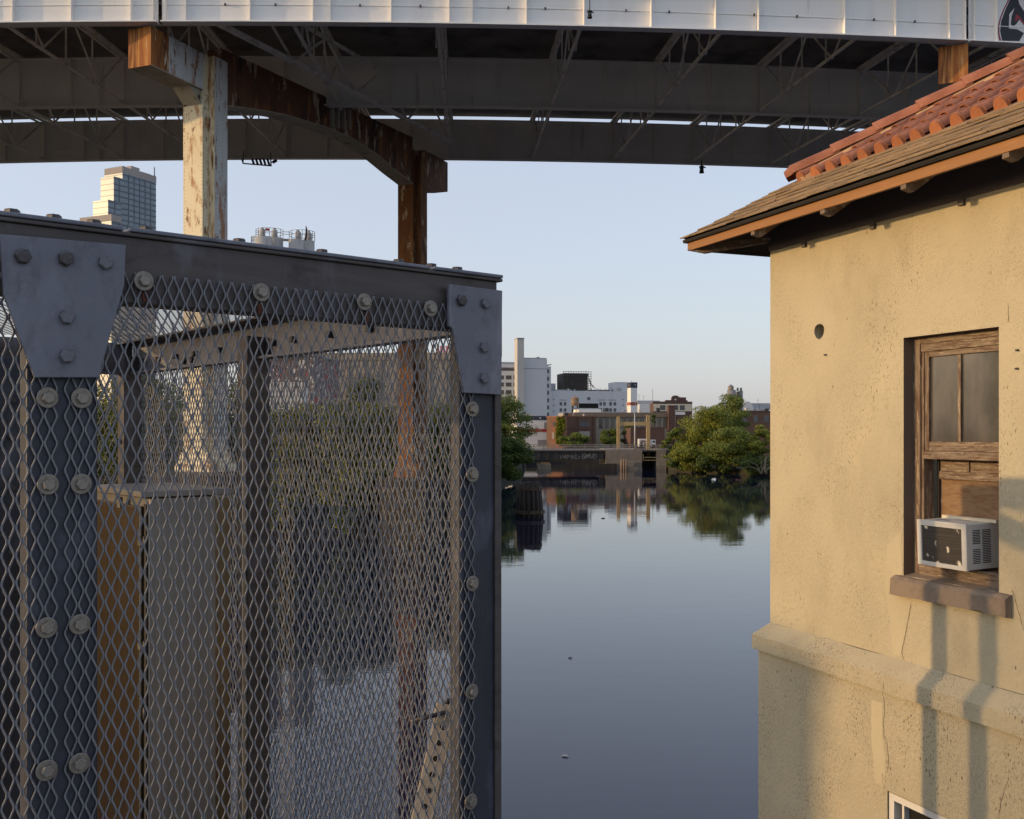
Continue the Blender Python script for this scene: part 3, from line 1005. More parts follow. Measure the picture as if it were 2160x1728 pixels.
# louvred floodlight frame slung under the rear girder
c = at(545, 343, 67.0)
t = thing('hung_frame', c, 'black louvred frame slung under the rear viaduct girder', 'louvred frame')
mb = MB()
p = [at(510, 336, 66.6), at(513, 345, 66.2), at(572, 350, 66.0), at(571, 337, 66.9)]
for a, b in ((0, 1), (1, 2), (2, 3)):
    mb.bar(p[a], p[b], 0.07, 0.07)
mb.bar(at(514, 337, 66.5) + Z * 0.55, at(513, 345, 66.2), 0.05, 0.05)
mb.bar(at(571, 337, 66.9) + Z * 0.45, at(572, 349, 66.2), 0.05, 0.05)
mb.bar(at(571, 343, 66.5), at(581, 340, 66.3), 0.06, 0.06)
mb.bar(at(575, 343, 66.2), at(584, 338, 66.2), 0.12, 0.16)
mb.build('frame', M['lampdark'], t)
for k in range(5):
    x = 532 + k * 8
    mb = MB()
    mb.bar(at(x, 335.5, 67.3), at(x + 4, 348, 66.2), 0.15, 0.03)
    mb.build('slat', M['lampdark'], t)

# unseen land and shed, added to shade the foot of the house wall
ground_block('embankment', [(-90, -20), (-20, -20), (-20, 34), (-90, 34)], 5.2, M['earth'])
t = thing('added_shade_shed', (-46, 8, 5.2), 'unseen shed added on the embankment to shade the house wall', 'shed')
mb = MB(); mb.box(-52, -42, 0.25, 24, 5.2, 12.55); mb.build('wall', M['bbrick'], t)
mb = MB(); mb.box(-52.1, -41.9, 0.15, 24.1, 12.55, 12.7); mb.build('roof', M['broof'], t)
mb = MB(); mb.box(-42.0, -41.93, 8, 11, 5.2, 8.2); mb.build('door', M['greypanel'], t)

# ------------------------------------------------------------------ expanded-metal cage
CD = V(0.765, 0.644)           # along the cage front, to the right and away
CE = V(-0.644, 0.765)          # into the cage
CN = V(0.644, -0.765)          # outward from the front
CP = V(-1.1, 2.5)              # left post, on the front plane


def ct(px, off=0.0):
    """position along the front for photograph column px"""
    u = (px - CX) / F
    p = CP + CN * off
    return (u * p.y - p.x) / (CD.x - u * CD.y)


def cf(px, py, off=0.0):
    p = CP + CN * off
    return on_plane(px, py, V(p.x, p.y, 0), V(CN.x, CN.y, 0))


def cpt(t, s, y, off=0.0):
    """cage point: t along the front, s into the cage, y relative to the camera"""
    return V(CP.x, CP.y, CAM_Z + y) + CD * t + CE * s + CN * off


cage = thing('mesh_cage', (CP.x, CP.y, CAM_Z - 2.4), 'grey steel cage of diamond expanded mesh bolted to heavy posts and beams', 'mesh cage')


def expanded(name, o, a, b, W, H, nrm, cw=0.0322, ch=0.0663, sw=0.0059, th=0.0024, bl=0.0075, tilt=-0.6, seed=0):
    """diamond mesh sheet: zigzag strands run along b, spread along a"""
    rg = np.random.default_rng(seed)
    nc = max(1, int(W / (cw / 2)))
    npd = max(1, int(H / ch))
    ys, xs = [], []
    for k in range(npd):
        y0 = k * ch
        ys += [y0 - bl / 2, y0 + bl / 2, y0 + ch / 2 - bl / 2, y0 + ch / 2 + bl / 2]
        xs += [1, 1, -1, -1]
    ys = np.array(ys[1:] + [npd * ch - bl / 2, npd * ch + bl * 0.4]); xs = np.array(xs[1:] + [1, 1])
    ys[0] -= bl * 0.9
    ext = cw / 4 - sw * 0.40
    n = len(ys)
    ca, sa = math.cos(tilt), math.sin(tilt)
    sec = np.array([(-sw / 2, -th / 2), (sw / 2, -th / 2), (sw / 2, th / 2), (-sw / 2, th / 2)])
    sec = np.stack([sec[:, 0] * ca - sec[:, 1] * sa, sec[:, 0] * sa + sec[:, 1] * ca], 1)
    A, B, Nn, O = (np.array(v[:]) for v in (a, b, nrm, o))
    allv, allf = [], []
    base = 0
    q = np.arange(n - 1)[:, None] * 4
    k4 = np.arange(4)[None, :]
    quads = np.stack([q + k4, q + (k4 + 1) % 4, q + 4 + (k4 + 1) % 4, q + 4 + k4], -1).reshape(-1, 4)
    caps = np.array([[3, 2, 1, 0], [4 * n - 4, 4 * n - 3, 4 * n - 2, 4 * n - 1]])
    quads = np.concatenate([quads, caps])
    for j in range(nc):
        sgn = 1 if j % 2 == 0 else -1
        xc = (j + 0.5) * cw / 2 + sgn * xs * ext + rg.normal(0, 0.00022, n)
        yy = ys + rg.normal(0, 0.0004, n)
        pts = (O + xc[:, None, None] * A + yy[:, None, None] * B
               + sec[None, :, 0, None] * A + sec[None, :, 1, None] * Nn)
        allv.append(pts.reshape(-1, 3)); allf.append(quads + base); base += n * 4
    mb = MB()
    v = np.concatenate(allv); f = np.concatenate(allf)
    org = ORG[cage]
    me = bpy.data.meshes.new(name)
    v = v - np.array(org[:])
    me.vertices.add(len(v)); me.vertices.foreach_set('co', v.astype(np.float32).ravel())
    me.loops.add(len(f) * 4); me.loops.foreach_set('vertex_index', f.astype(np.int32).ravel())
    me.polygons.add(len(f))
    me.polygons.foreach_set('loop_start', np.arange(len(f), dtype=np.int32) * 4)
    try:
        me.polygons.foreach_set('loop_total', np.full(len(f), 4, np.int32))
    except Exception:
        pass
    me.update(calc_edges=True)
    me.materials.append(M['mesh'])
    ob = bpy.data.objects.new(name, me)
    scene.collection.objects.link(ob)
    ob.parent = cage
    ORG[ob] = org.copy()
    return ob


TR, BT = 0.51, 0.330            # top and underside of the beams
BB = -2.4
tL0, tL1 = ct(56), ct(206)
tR0, tR1 = ct(969), ct(1054)
TLEFT = -1.35                   # the cage goes on beyond the frame
tE = tR1 - 0.012
SB = 3.30

# posts -------------------------------------------------------------
def post(t0, t1, s0, s1, m=None, name='post'):
    mb = MB()
    mb.cell(cpt(t0, s0, BB), CD * (t1 - t0), CE * (s1 - s0), Z * (BT - BB + 0.10))
    return mb.build(name, m or M['galv_dark'], cage, bevel=0.004)


post(tL0, tL1, 0.0, 0.06)
post(tR0, tR1, 0.0, 0.05)
mb = MB()
mb.cell(cpt(tR1 - 0.026, 0, BB, 0.003), CD * 0.026, CE * -0.006, Z * (BT - BB + 0.02))
mb.build('post_edge', M['galv_beam'], cage)
post(TLEFT, TLEFT + 0.15, 0.0, 0.06)
post(tE - 0.11, tE, 1.62, 1.72, M['galv_beam'])
post(tE - 0.10, tE, SB - 0.10, SB, M['galv_beam'])
post(tE - 0.87, tE - 0.75, SB - 0.10, SB, M['galv_beam'])
post(TLEFT, TLEFT + 0.12, SB - 0.1, SB, M['galv_beam'])

# front beam: channel with a top plate in three lengths ---------------------
mb = MB()
mb.cell(cpt(TLEFT, 0.002, BT), CD * (tR1 - TLEFT - 0.010), CE * 0.012, Z * (TR - BT - 0.012))
mb.cell(cpt(TLEFT, 0.015, BT), CD * (tR1 - TLEFT - 0.010), CE * 0.07, Z * 0.012)
mb.build('front_beam', M['galv_beam'], cage, bevel=0.003)
mb = MB()
mb.cell(cpt(TLEFT, -0.008, TR - 0.0115), CD * (tR1 - TLEFT + 0.008), CE * 0.110, Z * 0.0105)
mb.build('top_flange', M['galv_beam'], cage, bevel=0.003)
for (a, b) in ((TLEFT, ct(257)), (ct(273), ct(904)), (ct(913), ct(1057))):
    mb = MB()
    h = 0.011
    mb.cell(cpt(a, -0.012, TR), CD * (b - a), CE * 0.112, Z * h)
    mb.build('cover_plate', M['galv'], cage, bevel=0.003)

# end beam: inner face seen from inside, then the back beam
SLEN = SB
mb = MB()
mb.cell(cpt(tE, 0.02, BT), CE * (SLEN - 0.02), CD * -0.012, Z * (TR - BT - 0.012))
mb.cell(cpt(tE - 0.013, 0.09, BT), CE * (SLEN - 0.1), CD * -0.05, Z * 0.012)
mb.build('end_beam', M['galv'], cage, bevel=0.002)
mb = MB()
mb.cell(cpt(tE, 0.105, TR - 0.0115), CE * (SLEN - 0.1), CD * -0.11, Z * 0.0105)
mb.build('end_top_flange', M['galv_beam'], cage, bevel=0.002)
mb = MB()
mb.cell(cpt(TLEFT, SB - 0.012, BT), CD * (tE - TLEFT - 0.02), CE * 0.012, Z * (TR - BT))
mb.cell(cpt(TLEFT, SB - 0.075, BT), CD * (tE - TLEFT - 0.08), CE * 0.06, Z * 0.012)
mb.build('back_beam', M['galv_beam'], cage, bevel=0.002)
# dark closing panel inside, at the left
tq0, tq1 = ct(-70, -2.2), ct(45, -2.2)
mb = MB()
mb.cell(cpt(tq0, 2.2, BB), CD * (tq1 - tq0), CE * 0.05, Z * (BT - BB - 0.002))
mb.build('inner_panel', M['galv_dark'], cage, bevel=0.003)
# mesh panels ------------------------------------------------------------
MT = 0.42
ts = ct(130)
Hm = MT - BB - 0.02
expanded('mesh_panel', cpt(ts + 0.004, 0, BB + 0.02, 0.0065), CD, Z, ct(1006) - ts - 0.004, Hm, CN, seed=1)
expanded('mesh_panel', cpt(TLEFT + 0.02, 0, BB + 0.02, 0.0065), CD, Z, ts - 0.004 - TLEFT - 0.02, Hm, CN, seed=2)
expanded('mesh_panel', cpt(tE + 0.006, 0.05, BB + 0.02), CE, Z, SB - 0.06, BT - BB + 0.05, CD, seed=3, tilt=-1.03, sw=0.0043, th=0.0019)
expanded('mesh_panel', cpt(TLEFT, SB + 0.006, BB + 0.02), CD, Z, tE - TLEFT - 0.02, BT - BB + 0.05, CE, seed=4, tilt=-0.535, sw=0.0048, th=0.0022)
expanded('roof_mesh', cpt(TLEFT, 0.105, TR + 0.006), CD, CE, tE - TLEFT - 0.02, SB - 0.12, Z, seed=5, tilt=0.0, sw=0.0055, th=0.0015)

# gusset plates --------------------------------------------------------------
def gusset(pts, name='gusset_plate'):
    mb = MB()
    ps = [cf(x, y, 0.016) for x, y in pts]
    mb.prism(ps, CN * 0.012)
    return mb.build(name, M['galv'], cage, bevel=0.002)


gusset([(-3, 495), (262, 518), (259, 602), (205, 797), (70, 797), (5, 622)])
gusset([(942, 600), (1055, 614), (1053, 833), (974, 829), (950, 694), (942, 688)])
mb = MB()
mb.cell(cpt(ct(960), 0, 0.25, 0.003), CD * (tR1 - ct(960) - 0.003), CN * 0.0125, Z * 0.15)
mb.cell(cpt(ct(10), 0, 0.31, 0.003), CD * (ct(250) - ct(10)), CN * 0.0125, Z * 0.12)
mb.build('packing_plate', M['galv_dark'], cage)

# bolts ------------------------------------------------------------------------
def hex_mesh(name, r, h, m):
    mb = MB()
    vs, fs = [], []
    for k in range(6):
        a = math.pi / 3 * k
        vs.append(V(math.cos(a) * r, math.sin(a) * r, 0))
    for k in range(6):
        a = math.pi / 3 * k
        vs.append(V(math.cos(a) * r, math.sin(a) * r, h * 0.82))
    for k in range(6):
        a = math.pi / 3 * k
        vs.append(V(math.cos(a) * r * 0.84, math.sin(a) * r * 0.84, h))
    for k in range(6):
        k2 = (k + 1) % 6
        fs += [(k, k2, 6 + k2, 6 + k), (6 + k, 6 + k2, 12 + k2, 12 + k)]
    fs += [tuple(range(12, 18)), tuple(range(5, -1, -1))]
    mb.add(vs, fs)
    return mesh_of(mb, name, m)


def washer_mesh(name, r, h, m):
    mb = MB()
    mb.tube([V(0, 0, 0), V(0, 0, h * 0.7), V(0, 0, h)], [r, r, r * 0.93], 24)
    return mesh_of(mb, name, m)


HEX = hex_mesh('hex_bolt', 0.0155, 0.013, M['bolt'])
HEXI = hex_mesh('hex_nut', 0.016, 0.022, M['bolt_dark'])
HEXD = hex_mesh('hex_bolt', 0.0190, 0.014, M['bolt_dark'])
HEXP = hex_mesh('hex_bolt', 0.0185, 0.013, M['bolt_painted'])
HEXT = hex_mesh('hex_bolt', 0.0185, 0.014, M['bolt_dark'])
WASH = washer_mesh('washer', 0.0255, 0.004, M['bolt'])


def face_bolt(px, py, me, off, washer=False):
    p = cf(px, py, off)
    a = random.uniform(0, 1.05)
    x = CD * math.cos(a) + Z * math.sin(a)
    y = CN.cross(x)
    bo = inst('bolt', me, cage, frame(p + CN * (0.004 if washer else 0), x, y, CN))
    if washer:
        wo = bpy.data.objects.new('washer', WASH)
        scene.collection.objects.link(wo)
        wo.parent = bo
        wo.matrix_local = Matrix.Translation((0, 0, -0.004))
    return bo


WB = [(100, 839), (172, 840), (101, 1022), (171, 1021), (98, 1324), (168, 1317), (98, 1625), (167, 1610),
      (303, 593), (551, 617), (768, 637), (908, 651),
      (996, 863), (996, 1001), (996, 1231), (995, 1459), (993, 1691)]
for x, y in WB:
    face_bolt(x, y, HEX, 0.0095, True)
for (x, y), me in zip([(47, 541), (138, 546), (222, 554), (140, 669), (140, 751)], [HEXD, HEXD, HEXP, HEXP, HEXP]):
    face_bolt(x, y, me, 0.028)
for (x, y), me in zip([(972, 634), (1023, 640), (1020, 733), (1020, 798)], [HEXD, HEXP, HEXP, HEXP]):
    face_bolt(x, y, me, 0.028)
for x in (33, 122, 207, 318, 515, 690, 852, 921, 976):
    t = ct(x)
    tk = 0.011 if not (257 < x < 273) else 0.0
    inst('bolt', HEXT, cage, frame(cpt(t, 0.030, TR + 0.011), CD, CE, Z))
for y in (-0.02, 0.14, -0.24, -0.52, -0.9):
    inst('rivet', HEXI, cage, frame(cpt(tq1 - 0.04, 2.2, y), CD, Z, CN))
for x, y in ((306, 620), (548, 648), (772, 668)):
    p0 = cf(x, y, 0.0005)
    mb = MB()
    mb.prism([p0 - CD * 0.012 + Z * 0.012, p0 + CD * 0.010 + Z * 0.012, p0 + CD * 0.006 - Z * 0.02, p0 - CD * 0.005 - Z * 0.022], CN * 0.003)
    mb.build('rust_stain', M['rust_spot'], cage)

# bolts and spacers inside, on the end beam and the inner posts
for s in (0.25, 0.47, 0.75, 1.05, 1.36, 1.55, 1.80, 2.1, 2.4, 2.65, 2.9, 3.1):
    inst('nut', HEXI, cage, frame(cpt(tE - 0.0125, s, 0.40), CE, Z, -CD))
for s in (1.60, 1.70, 2.45, 2.55):
    inst('spacer', HEXD, cage, frame(cpt(tE - 0.0125, s, 0.372), CE, Z, -CD))
for y in (-0.05, -0.33, -0.62, -0.95, -1.25):
    inst('nut', HEXI, cage, frame(cpt(tE - 0.11, 1.645, y), CE, Z, -CD))
    inst('nut', HEXI, cage, frame(cpt(tE - 0.11, SB - 0.05, y), CE, Z, -CD))
    inst('nut', HEXI, cage, frame(cpt(tE - 0.85, SB - 0.10, y - 0.1), CD, Z, -CE))
mb = MB()
mb.cell(cpt(tE - 0.118, 1.62, BB), CE * 0.010, CD * -0.012, Z * (BT - BB))
mb.build('post_edge', M['strut'], cage)

# ------------------------------------------------------------------ control cabinet
def px_st(px, t_line=None, s_line=None):
    pass


cor = V((314 - CX) / F * 3.72, 3.72)          # near corner
cw_, cd_ = 0.255, 0.62
ctop = -(1052 - HY) / F * 3.72                # relative to the camera
cab = thing('control_cabinet', (cor.x, cor.y, CAM_Z - 2.35), 'brushed stainless control cabinet standing inside the mesh cage', 'cabinet')
Pc = V(cor.x, cor.y, CAM_Z)
hb = ctop + 2.35
mb = MB()
mb.cell(Pc + CD * 0.006 + CE * 0.03 + Z * -2.35, CD * cw_, CE * (cd_ - 0.03), Z * hb)
mb.build('cabinet_body', M['stainless'], cab, bevel=0.003)
mb = MB()
mb.cell(Pc + CE * 0.035 + CD * -0.018 + Z * -2.33, CD * 0.020, CE * (cd_ - 0.06), Z * (hb - 0.05))
mb.build('cabinet_door', M['stainless_warm_reflection'], cab, bevel=0.004)
mb = MB()
mb.cell(Pc + CE * 0.0315 + CD * -0.022 + Z * -2.33, CD * 0.004, CE * 0.004, Z * (hb - 0.05))
mb.build('door_edge', M['stainless_edge'], cab)
mb = MB()
mb.cell(Pc + CE * 0.0 + CD * 0.004 + Z * -2.35, CD * (cw_ - 0.004), CE * 0.0295, Z * (hb + 0.001))
mb.build('front_panel', M['stainless'], cab, bevel=0.003)
mb = MB()
mb.cell(Pc + CE * 0.004 + CD * -0.0085 + Z * -2.35, CD * 0.012, CE * 0.024, Z * (hb - 0.02))
mb.build('gasket', M['black'], cab)
mb = MB()
mb.cell(Pc + CE * -0.001 + CD * -0.001 + Z * -2.35, CD * 0.0045, CE * 0.0045, Z * (hb - 0.02))
mb.build('corner_edge', M['stainless_edge'], cab)
mb = MB()
mb.cell(Pc + CE * -0.012 + CD * -0.03 + Z * (ctop + 0.004), CD * (cw_ + 0.10), CE * (cd_ + 0.03), Z * 0.022)
mb.build('cabinet_top', M['stainless'], cab, bevel=0.003)
mb = MB()
mb.cell(Pc + CE * 0.05 + CD * (cw_ + 0.008) + Z * -2.35, CD * 0.075, CE * (cd_ - 0.1), Z * (hb - 0.01))
mb.build('cabinet_side', M['stainless_warm_reflection'], cab)
for y in (-0.40, -0.78, -1.02):
    mb = MB()
    c0 = Pc + CE * 0.012 + CD * -0.010 + Z * y
    mb.tube([c0 - Z * 0.022, c0 + Z * 0.022], 0.008, 8)
    mb.cell(c0 + CE * 0.005 - Z * 0.012 - CD * 0.014, CE * 0.03, CD * 0.006, Z * 0.024)
    mb.build('hinge', M['bolt_dark'], cab)
mb = MB()
mb.cell(Pc + CE * 0.22 + CD * -0.027 + Z * (ctop - 0.045), CD * 0.010, CE * 0.035, Z * 0.04)
mb.build('latch', M['bolt_dark'], cab)

# ------------------------------------------------------------------ perforated strut leaning inside
pl = at(944, 1492, 3.55)
pb = at(884, 1760, 3.42)
pb = pl + (pb - pl) * 1.9
strut = thing('perforated_strut', pb, 'tan perforated square tube strut leaning behind the right cage post', 'strut')
d = (pb - pl).normalized()
sx = d.cross(V(0, -1, 0.2)).normalized()
if sx.x < 0: sx = -sx
sn = sx.cross(d).normalized()
if sn.y > 0: sn = -sn
mb = MB()
mb.cell(pl - sx * 0.036 - sn * 0.036, sx * 0.072, sn * 0.072, pb - pl)
mb.build('tube', M['strut'], strut, bevel=0.004)
Ls = (pb - pl).length
k = 0
while 0.07 + 0.052 * k < Ls:
    c = pl + d * (0.07 + 0.052 * k) + sn * 0.0362
    mb = MB(); mb.tube([c, c + sn * 0.0012], 0.0095, 12, smooth=False)
    mb.build('hole', M['dark'], strut)
    k += 1
mb = MB()
mb.tube([pl + d * 0.02 - sx * 0.0 + sn * 0.05, pl + d * 0.075 - sx * 0.11 + sn * 0.06], 0.008, 8)
mb.build('pin', M['bolt_dark'], strut)
mb = MB()
mb.cell(pl - sx * 0.040 - sn * 0.040 - d * 0.008, sx * 0.080, sn * 0.080, d * 0.05)
mb.build('end_cap', M['strut'], strut, bevel=0.006)
mb = MB(); mb.tube([pl - d * 0.01, pl - d * 0.03], [0.016, 0.006], 8)
mb.build('knob', M['black'], strut)

# pavement the photographer stands on and the slab under the cage
mb = MB(); mb.box(-12, 3.2, -8, 1.75, 4.6, 5.35)
struct('pavement', mb, M['concrete'])
mb = MB()
mb.cell(cpt(TLEFT - 0.3, -0.15, BB - 0.25), CD * (tE - TLEFT + 0.4), CE * (SB + 0.3), Z * 0.245)
struct('platform', mb, M['concrete'])

# ------------------------------------------------------------------ house
HC = V(2.108, 8.358)            # corner of the two walls
HW = V(0.3706, -0.9288)         # along the visible wall, towards the camera
HN = V(-0.9288, -0.3706)        # outward from the visible wall
HI = -HN                        # inward; also along the hidden wall
WL = 4.7


def hp(t, out, y):
    return V(HC.x, HC.y, CAM_Z + y) + HW * t + HN * out


def ht(px, out=0.0):
    u = (px - CX) / F
    p = HC + HN * out
    return (u * p.y - p.x) / (HW.x - u * HW.y)


def hpx(px, py, out=0.0):
    """(t, y) on the plane `out` in front of the wall"""
    p = HC + HN * out
    q = on_plane(px, py, V(p.x, p.y, 0), HN)
    return (q - p).dot(HW), q.z - CAM_Z


house = thing('stucco_house', (HC.x, HC.y, 0), 'cream stucco house with a terracotta tiled roof at the water edge', 'house')

WT0, WT1 = ht(1906), ht(2107)
WY0, WY1 = hpx(1906, 1214)[1], hpx(1906, 713)[1]
LEDGE_T, LEDGE_M, LEDGE_B = -1.550, -1.656, -1.772
EAVE_Y = 1.60
WALLTOP = 1.78
# ledge 0.105 out, lower wall 0.067 out
hole_t, hole_y = hpx(1728, 699)
HR = 0.058


def wall_sheet(mb, rects, y_lo, y_hi, t_lo, t_hi, out, round_hole=None):
    """sheet with rectangular openings, built as a grid of cells"""
    ts_ = sorted({t_lo, t_hi} | {r[0] for r in rects} | {r[1] for r in rects})
    ys_ = sorted({y_lo, y_hi} | {r[2] for r in rects} | {r[3] for r in rects})
    for a, b in zip(ts_[:-1], ts_[1:]):
        for c, d in zip(ys_[:-1], ys_[1:]):
            if any(r[0] <= (a + b) / 2 <= r[1] and r[2] <= (c + d) / 2 <= r[3] for r in rects):
                continue
            mb.sheet([hp(a, out, c), hp(b, out, c), hp(b, out, d), hp(a, out, d)])


mb = MB()
hq = 0.16
rects = [(WT0, WT1, WY0, WY1), (hole_t - hq, hole_t + hq, hole_y - hq, hole_y + hq)]
wall_sheet(mb, rects, LEDGE_T, WALLTOP, 0.0, WL, 0.0)
n = 24
sq, ci, deep = [], [], []
for k in range(n):
    a = 2 * math.pi * k / n + math.pi / 4
    c, s = math.cos(a), math.sin(a)
    m_ = max(abs(c), abs(s))
    wob = 1 + 0.04 * math.sin(3 * a)
    sq.append(hp(hole_t + hq * c / m_, 0, hole_y + hq * s / m_))
    ci.append(hp(hole_t + HR * c * wob, 0, hole_y + HR * s * wob))
    deep.append(hp(hole_t + HR * c, -0.22, hole_y + HR * s))
mb.add(sq + ci, [(k, (k + 1) % n, n + (k + 1) % n, n + k) for k in range(n)])
# returns: hidden side, back, inside of the opening
q = lambda a, b, c, d: mb.sheet([a, b, c, d])
q(hp(0, 0, LEDGE_T), hp(0, 0, WALLTOP), hp(0, -5, WALLTOP), hp(0, -5, LEDGE_T))
q(hp(WL, 0, LEDGE_T), hp(WL, 0, WALLTOP), hp(WL, -5, WALLTOP), hp(WL, -5, LEDGE_T))
q(hp(0, -5, LEDGE_T), hp(0, -5, WALLTOP), hp(WL, -5, WALLTOP), hp(WL, -5, LEDGE_T))
wall = mb.build('wall', M['stucco'], house)
mb = MB()
mb.add(ci + deep, [(k, (k + 1) % n, n + (k + 1) % n, n + k) for k in range(n)])
mb.build('vent_hole', M['stucco_low'], wall)
mb = MB(); mb.sheet(deep)
mb.build('hole_back', M['dark'], wall)
mb = MB()
RD = 0.085
mb.sheet([hp(WT0, 0, WY0), hp(WT0, 0, WY1), hp(WT0, -RD - 0.12, WY1), hp(WT0, -RD - 0.12, WY0)])
mb.sheet([hp(WT1, 0, WY0), hp(WT1, 0, WY1), hp(WT1, -RD - 0.12, WY1), hp(WT1, -RD - 0.12, WY0)])
mb.sheet([hp(WT0, 0, WY1), hp(WT1, 0, WY1), hp(WT1, -RD - 0.12, WY1), hp(WT0, -RD - 0.12, WY1)])
mb.build('window_reveal', M['reveal'], wall)

# belt course and lower wall -------------------------------------------
OL, OW = 0.105, 0.067
def belt(o):
    return [(0.0, LEDGE_T), (OL, LEDGE_M), (OL, LEDGE_B), (OW, LEDGE_B - 0.012), (0.0, LEDGE_B - 0.012)]
mb = MB()
prof = belt(0)
# mitred at the corner: at the corner each out also shifts along -HW
segs = 26
rg = np.random.default_rng(5)
rows = []
for i in range(segs + 1):
    row = []
    for j, (o, y) in enumerate(prof):
        t = -o + (WL + o) * i / segs
        w = rg.normal(0, 0.0035) if 0 < i < segs and j in (0, 1, 2) else 0
        row.append(hp(t, o + w * 0.4, y + w))
    rows.append(row)
vs = [p for r in rows for p in r]
k = len(prof)
mb.add(vs, [(i * k + j, (i + 1) * k + j, (i + 1) * k + j + 1, i * k + j + 1) for i in range(segs) for j in range(k - 1)])
side = []
for (o, y) in prof:
    side += [hp(-o, o, y), hp(-o, -5, y)]
mb.add(side, [(2 * j, 2 * j + 2, 2 * j + 3, 2 * j + 1) for j in range(k - 1)])
mb.build('belt_course', M['stucco_low'], house)
LWt0, LWt1 = ht(1872, OW), ht(2062, OW)
LWy1 = hpx(1872, 1668, OW)[1]
mb = MB()
wall_sheet(mb, [(LWt0, LWt1, LWy1 - 1.0, LWy1)], -7.5, LEDGE_B - 0.006, -OW, WL, OW)
mb.sheet([hp(-OW, OW, -7.5), hp(-OW, OW, LEDGE_B), hp(-OW, -5, LEDGE_B), hp(-OW, -5, -7.5)])
mb.sheet([hp(WL, OW, -7.5), hp(WL, OW, LEDGE_B), hp(WL, -5, LEDGE_B), hp(WL, -5, -7.5)])
mb.build('lower_wall', M['stucco_low'], house)

# cracks: thin ragged grooves
def crack(pts_px, out, w, name='crack'):
    mb = MB()
    pts = []
    for (x0, y0), (x1, y1) in zip(pts_px[:-1], pts_px[1:]):
        nseg = max(2, int(math.hypot(x1 - x0, y1 - y0) / 5))
        for i in range(nseg):
            f = i / nseg
            pts.append((x0 + (x1 - x0) * f + random.uniform(-1.1, 1.1), y0 + (y1 - y0) * f))
    pts.append(pts_px[-1])
    pr = []
    for x, y in pts:
        t, yy = hpx(x, y, out if not callable(out) else out(y))
        pr.append((t, yy))
    o = out
    for (a, ya), (b, yb) in zip(pr[:-1], pr[1:]):
        ww = w * random.uniform(0.5, 1.3)
        mb.sheet([hp(a - ww, o + 0.0015, ya), hp(a + ww, o + 0.0015, ya), hp(b + ww, o + 0.0015, yb), hp(b - ww, o + 0.0015, yb)])
    mb.build(name, M['crack'], house)


crack([(1922, 1275), (1916, 1310), (1910, 1340), (1904, 1365), (1902, 1380), (1907, 1392)], 0.0, 0.0022)
crack([(1863, 1440), (1863, 1460), (1862, 1468)], OL, 0.0018)
crack([(1865, 1470), (1866, 1500), (1863, 1530), (1866, 1556), (1873, 1575), (1874, 1610), (1872, 1630)], OW, 0.0022)
crack([(1862, 1632), (1862, 1650), (1868, 1660)], OW, 0.002)
crack([(2128, 1640), (2112, 1690), (2105, 1728)], OW, 0.002)
crack([(2136, 1245), (2148, 1290), (2160, 1330)], 0.0, 0.002)
crack([(2000, 655), (2060, 645), (2105, 640)], 0.0, 0.0012)
crack([(2127, 640), (2127, 680), (2104, 686)], 0.0, 0.0014)
# smoother repair patches trowelled over the wall
def patch(pts_px, out):
    pr = [hpx(x, y, out) for x, y in pts_px]
    ring = []
    n_ = len(pr)
    for i in range(n_):
        (a, ya), (b, yb) = pr[i], pr[(i + 1) % n_]
        k_ = max(2, int(math.hypot(b - a, yb - ya) / 0.03))
        for j in range(k_):
            f = j / k_
            ring.append((a + (b - a) * f + random.uniform(-.004, .004), ya + (yb - ya) * f + random.uniform(-.004, .004)))
    mb = MB()
    mb.prism([hp(t, out - 0.004, y) for t, y in ring], HN * 0.0052)
    mb.build('stucco_patch', M['stucco_patch'], house)


patch([(1872, 1150), (1900, 1120), (1904, 1210), (1880, 1222), (1905, 1258), (1922, 1268), (1914, 1320), (1900, 1384), (1884, 1378), (1876, 1300), (1868, 1240)], 0.0)
patch([(1838, 1476), (1862, 1484), (1862, 1560), (1868, 1600), (1866, 1660), (1846, 1650), (1838, 1560)], OW)
patch([(2125, 1262), (2138, 1258), (2160, 1325), (2175, 1400), (2140, 1370)], 0.0)
# wall anchors and chips
for x, y in ((1743, 748), (2147, 777), (2148, 738)):
    t, yy = hpx(x, y)
    mb = MB(); mb.tube([hp(t, -0.01, yy), hp(t, 0.02, yy - 0.004)], 0.007, 6)
    mb.build('anchor_bolt', M['bolt_dark'], house)

# window ------------------------------------------------------------------
win = thing('sash_window', hp(WT0, 0, WY0), 'old peeling wooden sash window with the lower half open', 'window')
D0 = -RD                        # face of the frame
def bar_t(mb, t0, t1, y0, y1, o0, o1):
    mb.cell(hp(t0, o0, y0), HW * (t1 - t0), HN * (o1 - o0), Z * (y1 - y0))

fr = 0.062
mb = MB(); bar_t(mb, WT0, WT0 + fr, WY0, WY1, D0 - 0.10, D0); mb.build('jamb', M['oldwood'], win, bevel=0.003)
mb = MB(); bar_t(mb, WT0 + fr + 0.001, WT0 + fr + 0.022, WY0, WY1 - 0.1, D0 - 0.10, D0 - 0.012); mb.build('jamb', M['oldwood'], win, bevel=0.002)
mb = MB(); bar_t(mb, WT1 - 0.05, WT1, WY0, WY1, D0 - 0.10, D0); mb.build('jamb', M['oldwood'], win)
mb = MB(); bar_t(mb, WT0 + fr + 0.001, WT1 - 0.051, WY1 - 0.045, WY1, D0 - 0.10, D0 + 0.003); mb.build('head', M['oldwood_h'], win, bevel=0.002)
mb = MB(); bar_t(mb, WT0 + fr + 0.001, WT1 - 0.051, WY1 - 0.098, WY1 - 0.046, D0 - 0.10, D0 - 0.006); mb.build('head', M['oldwood_h'], win, bevel=0.002)
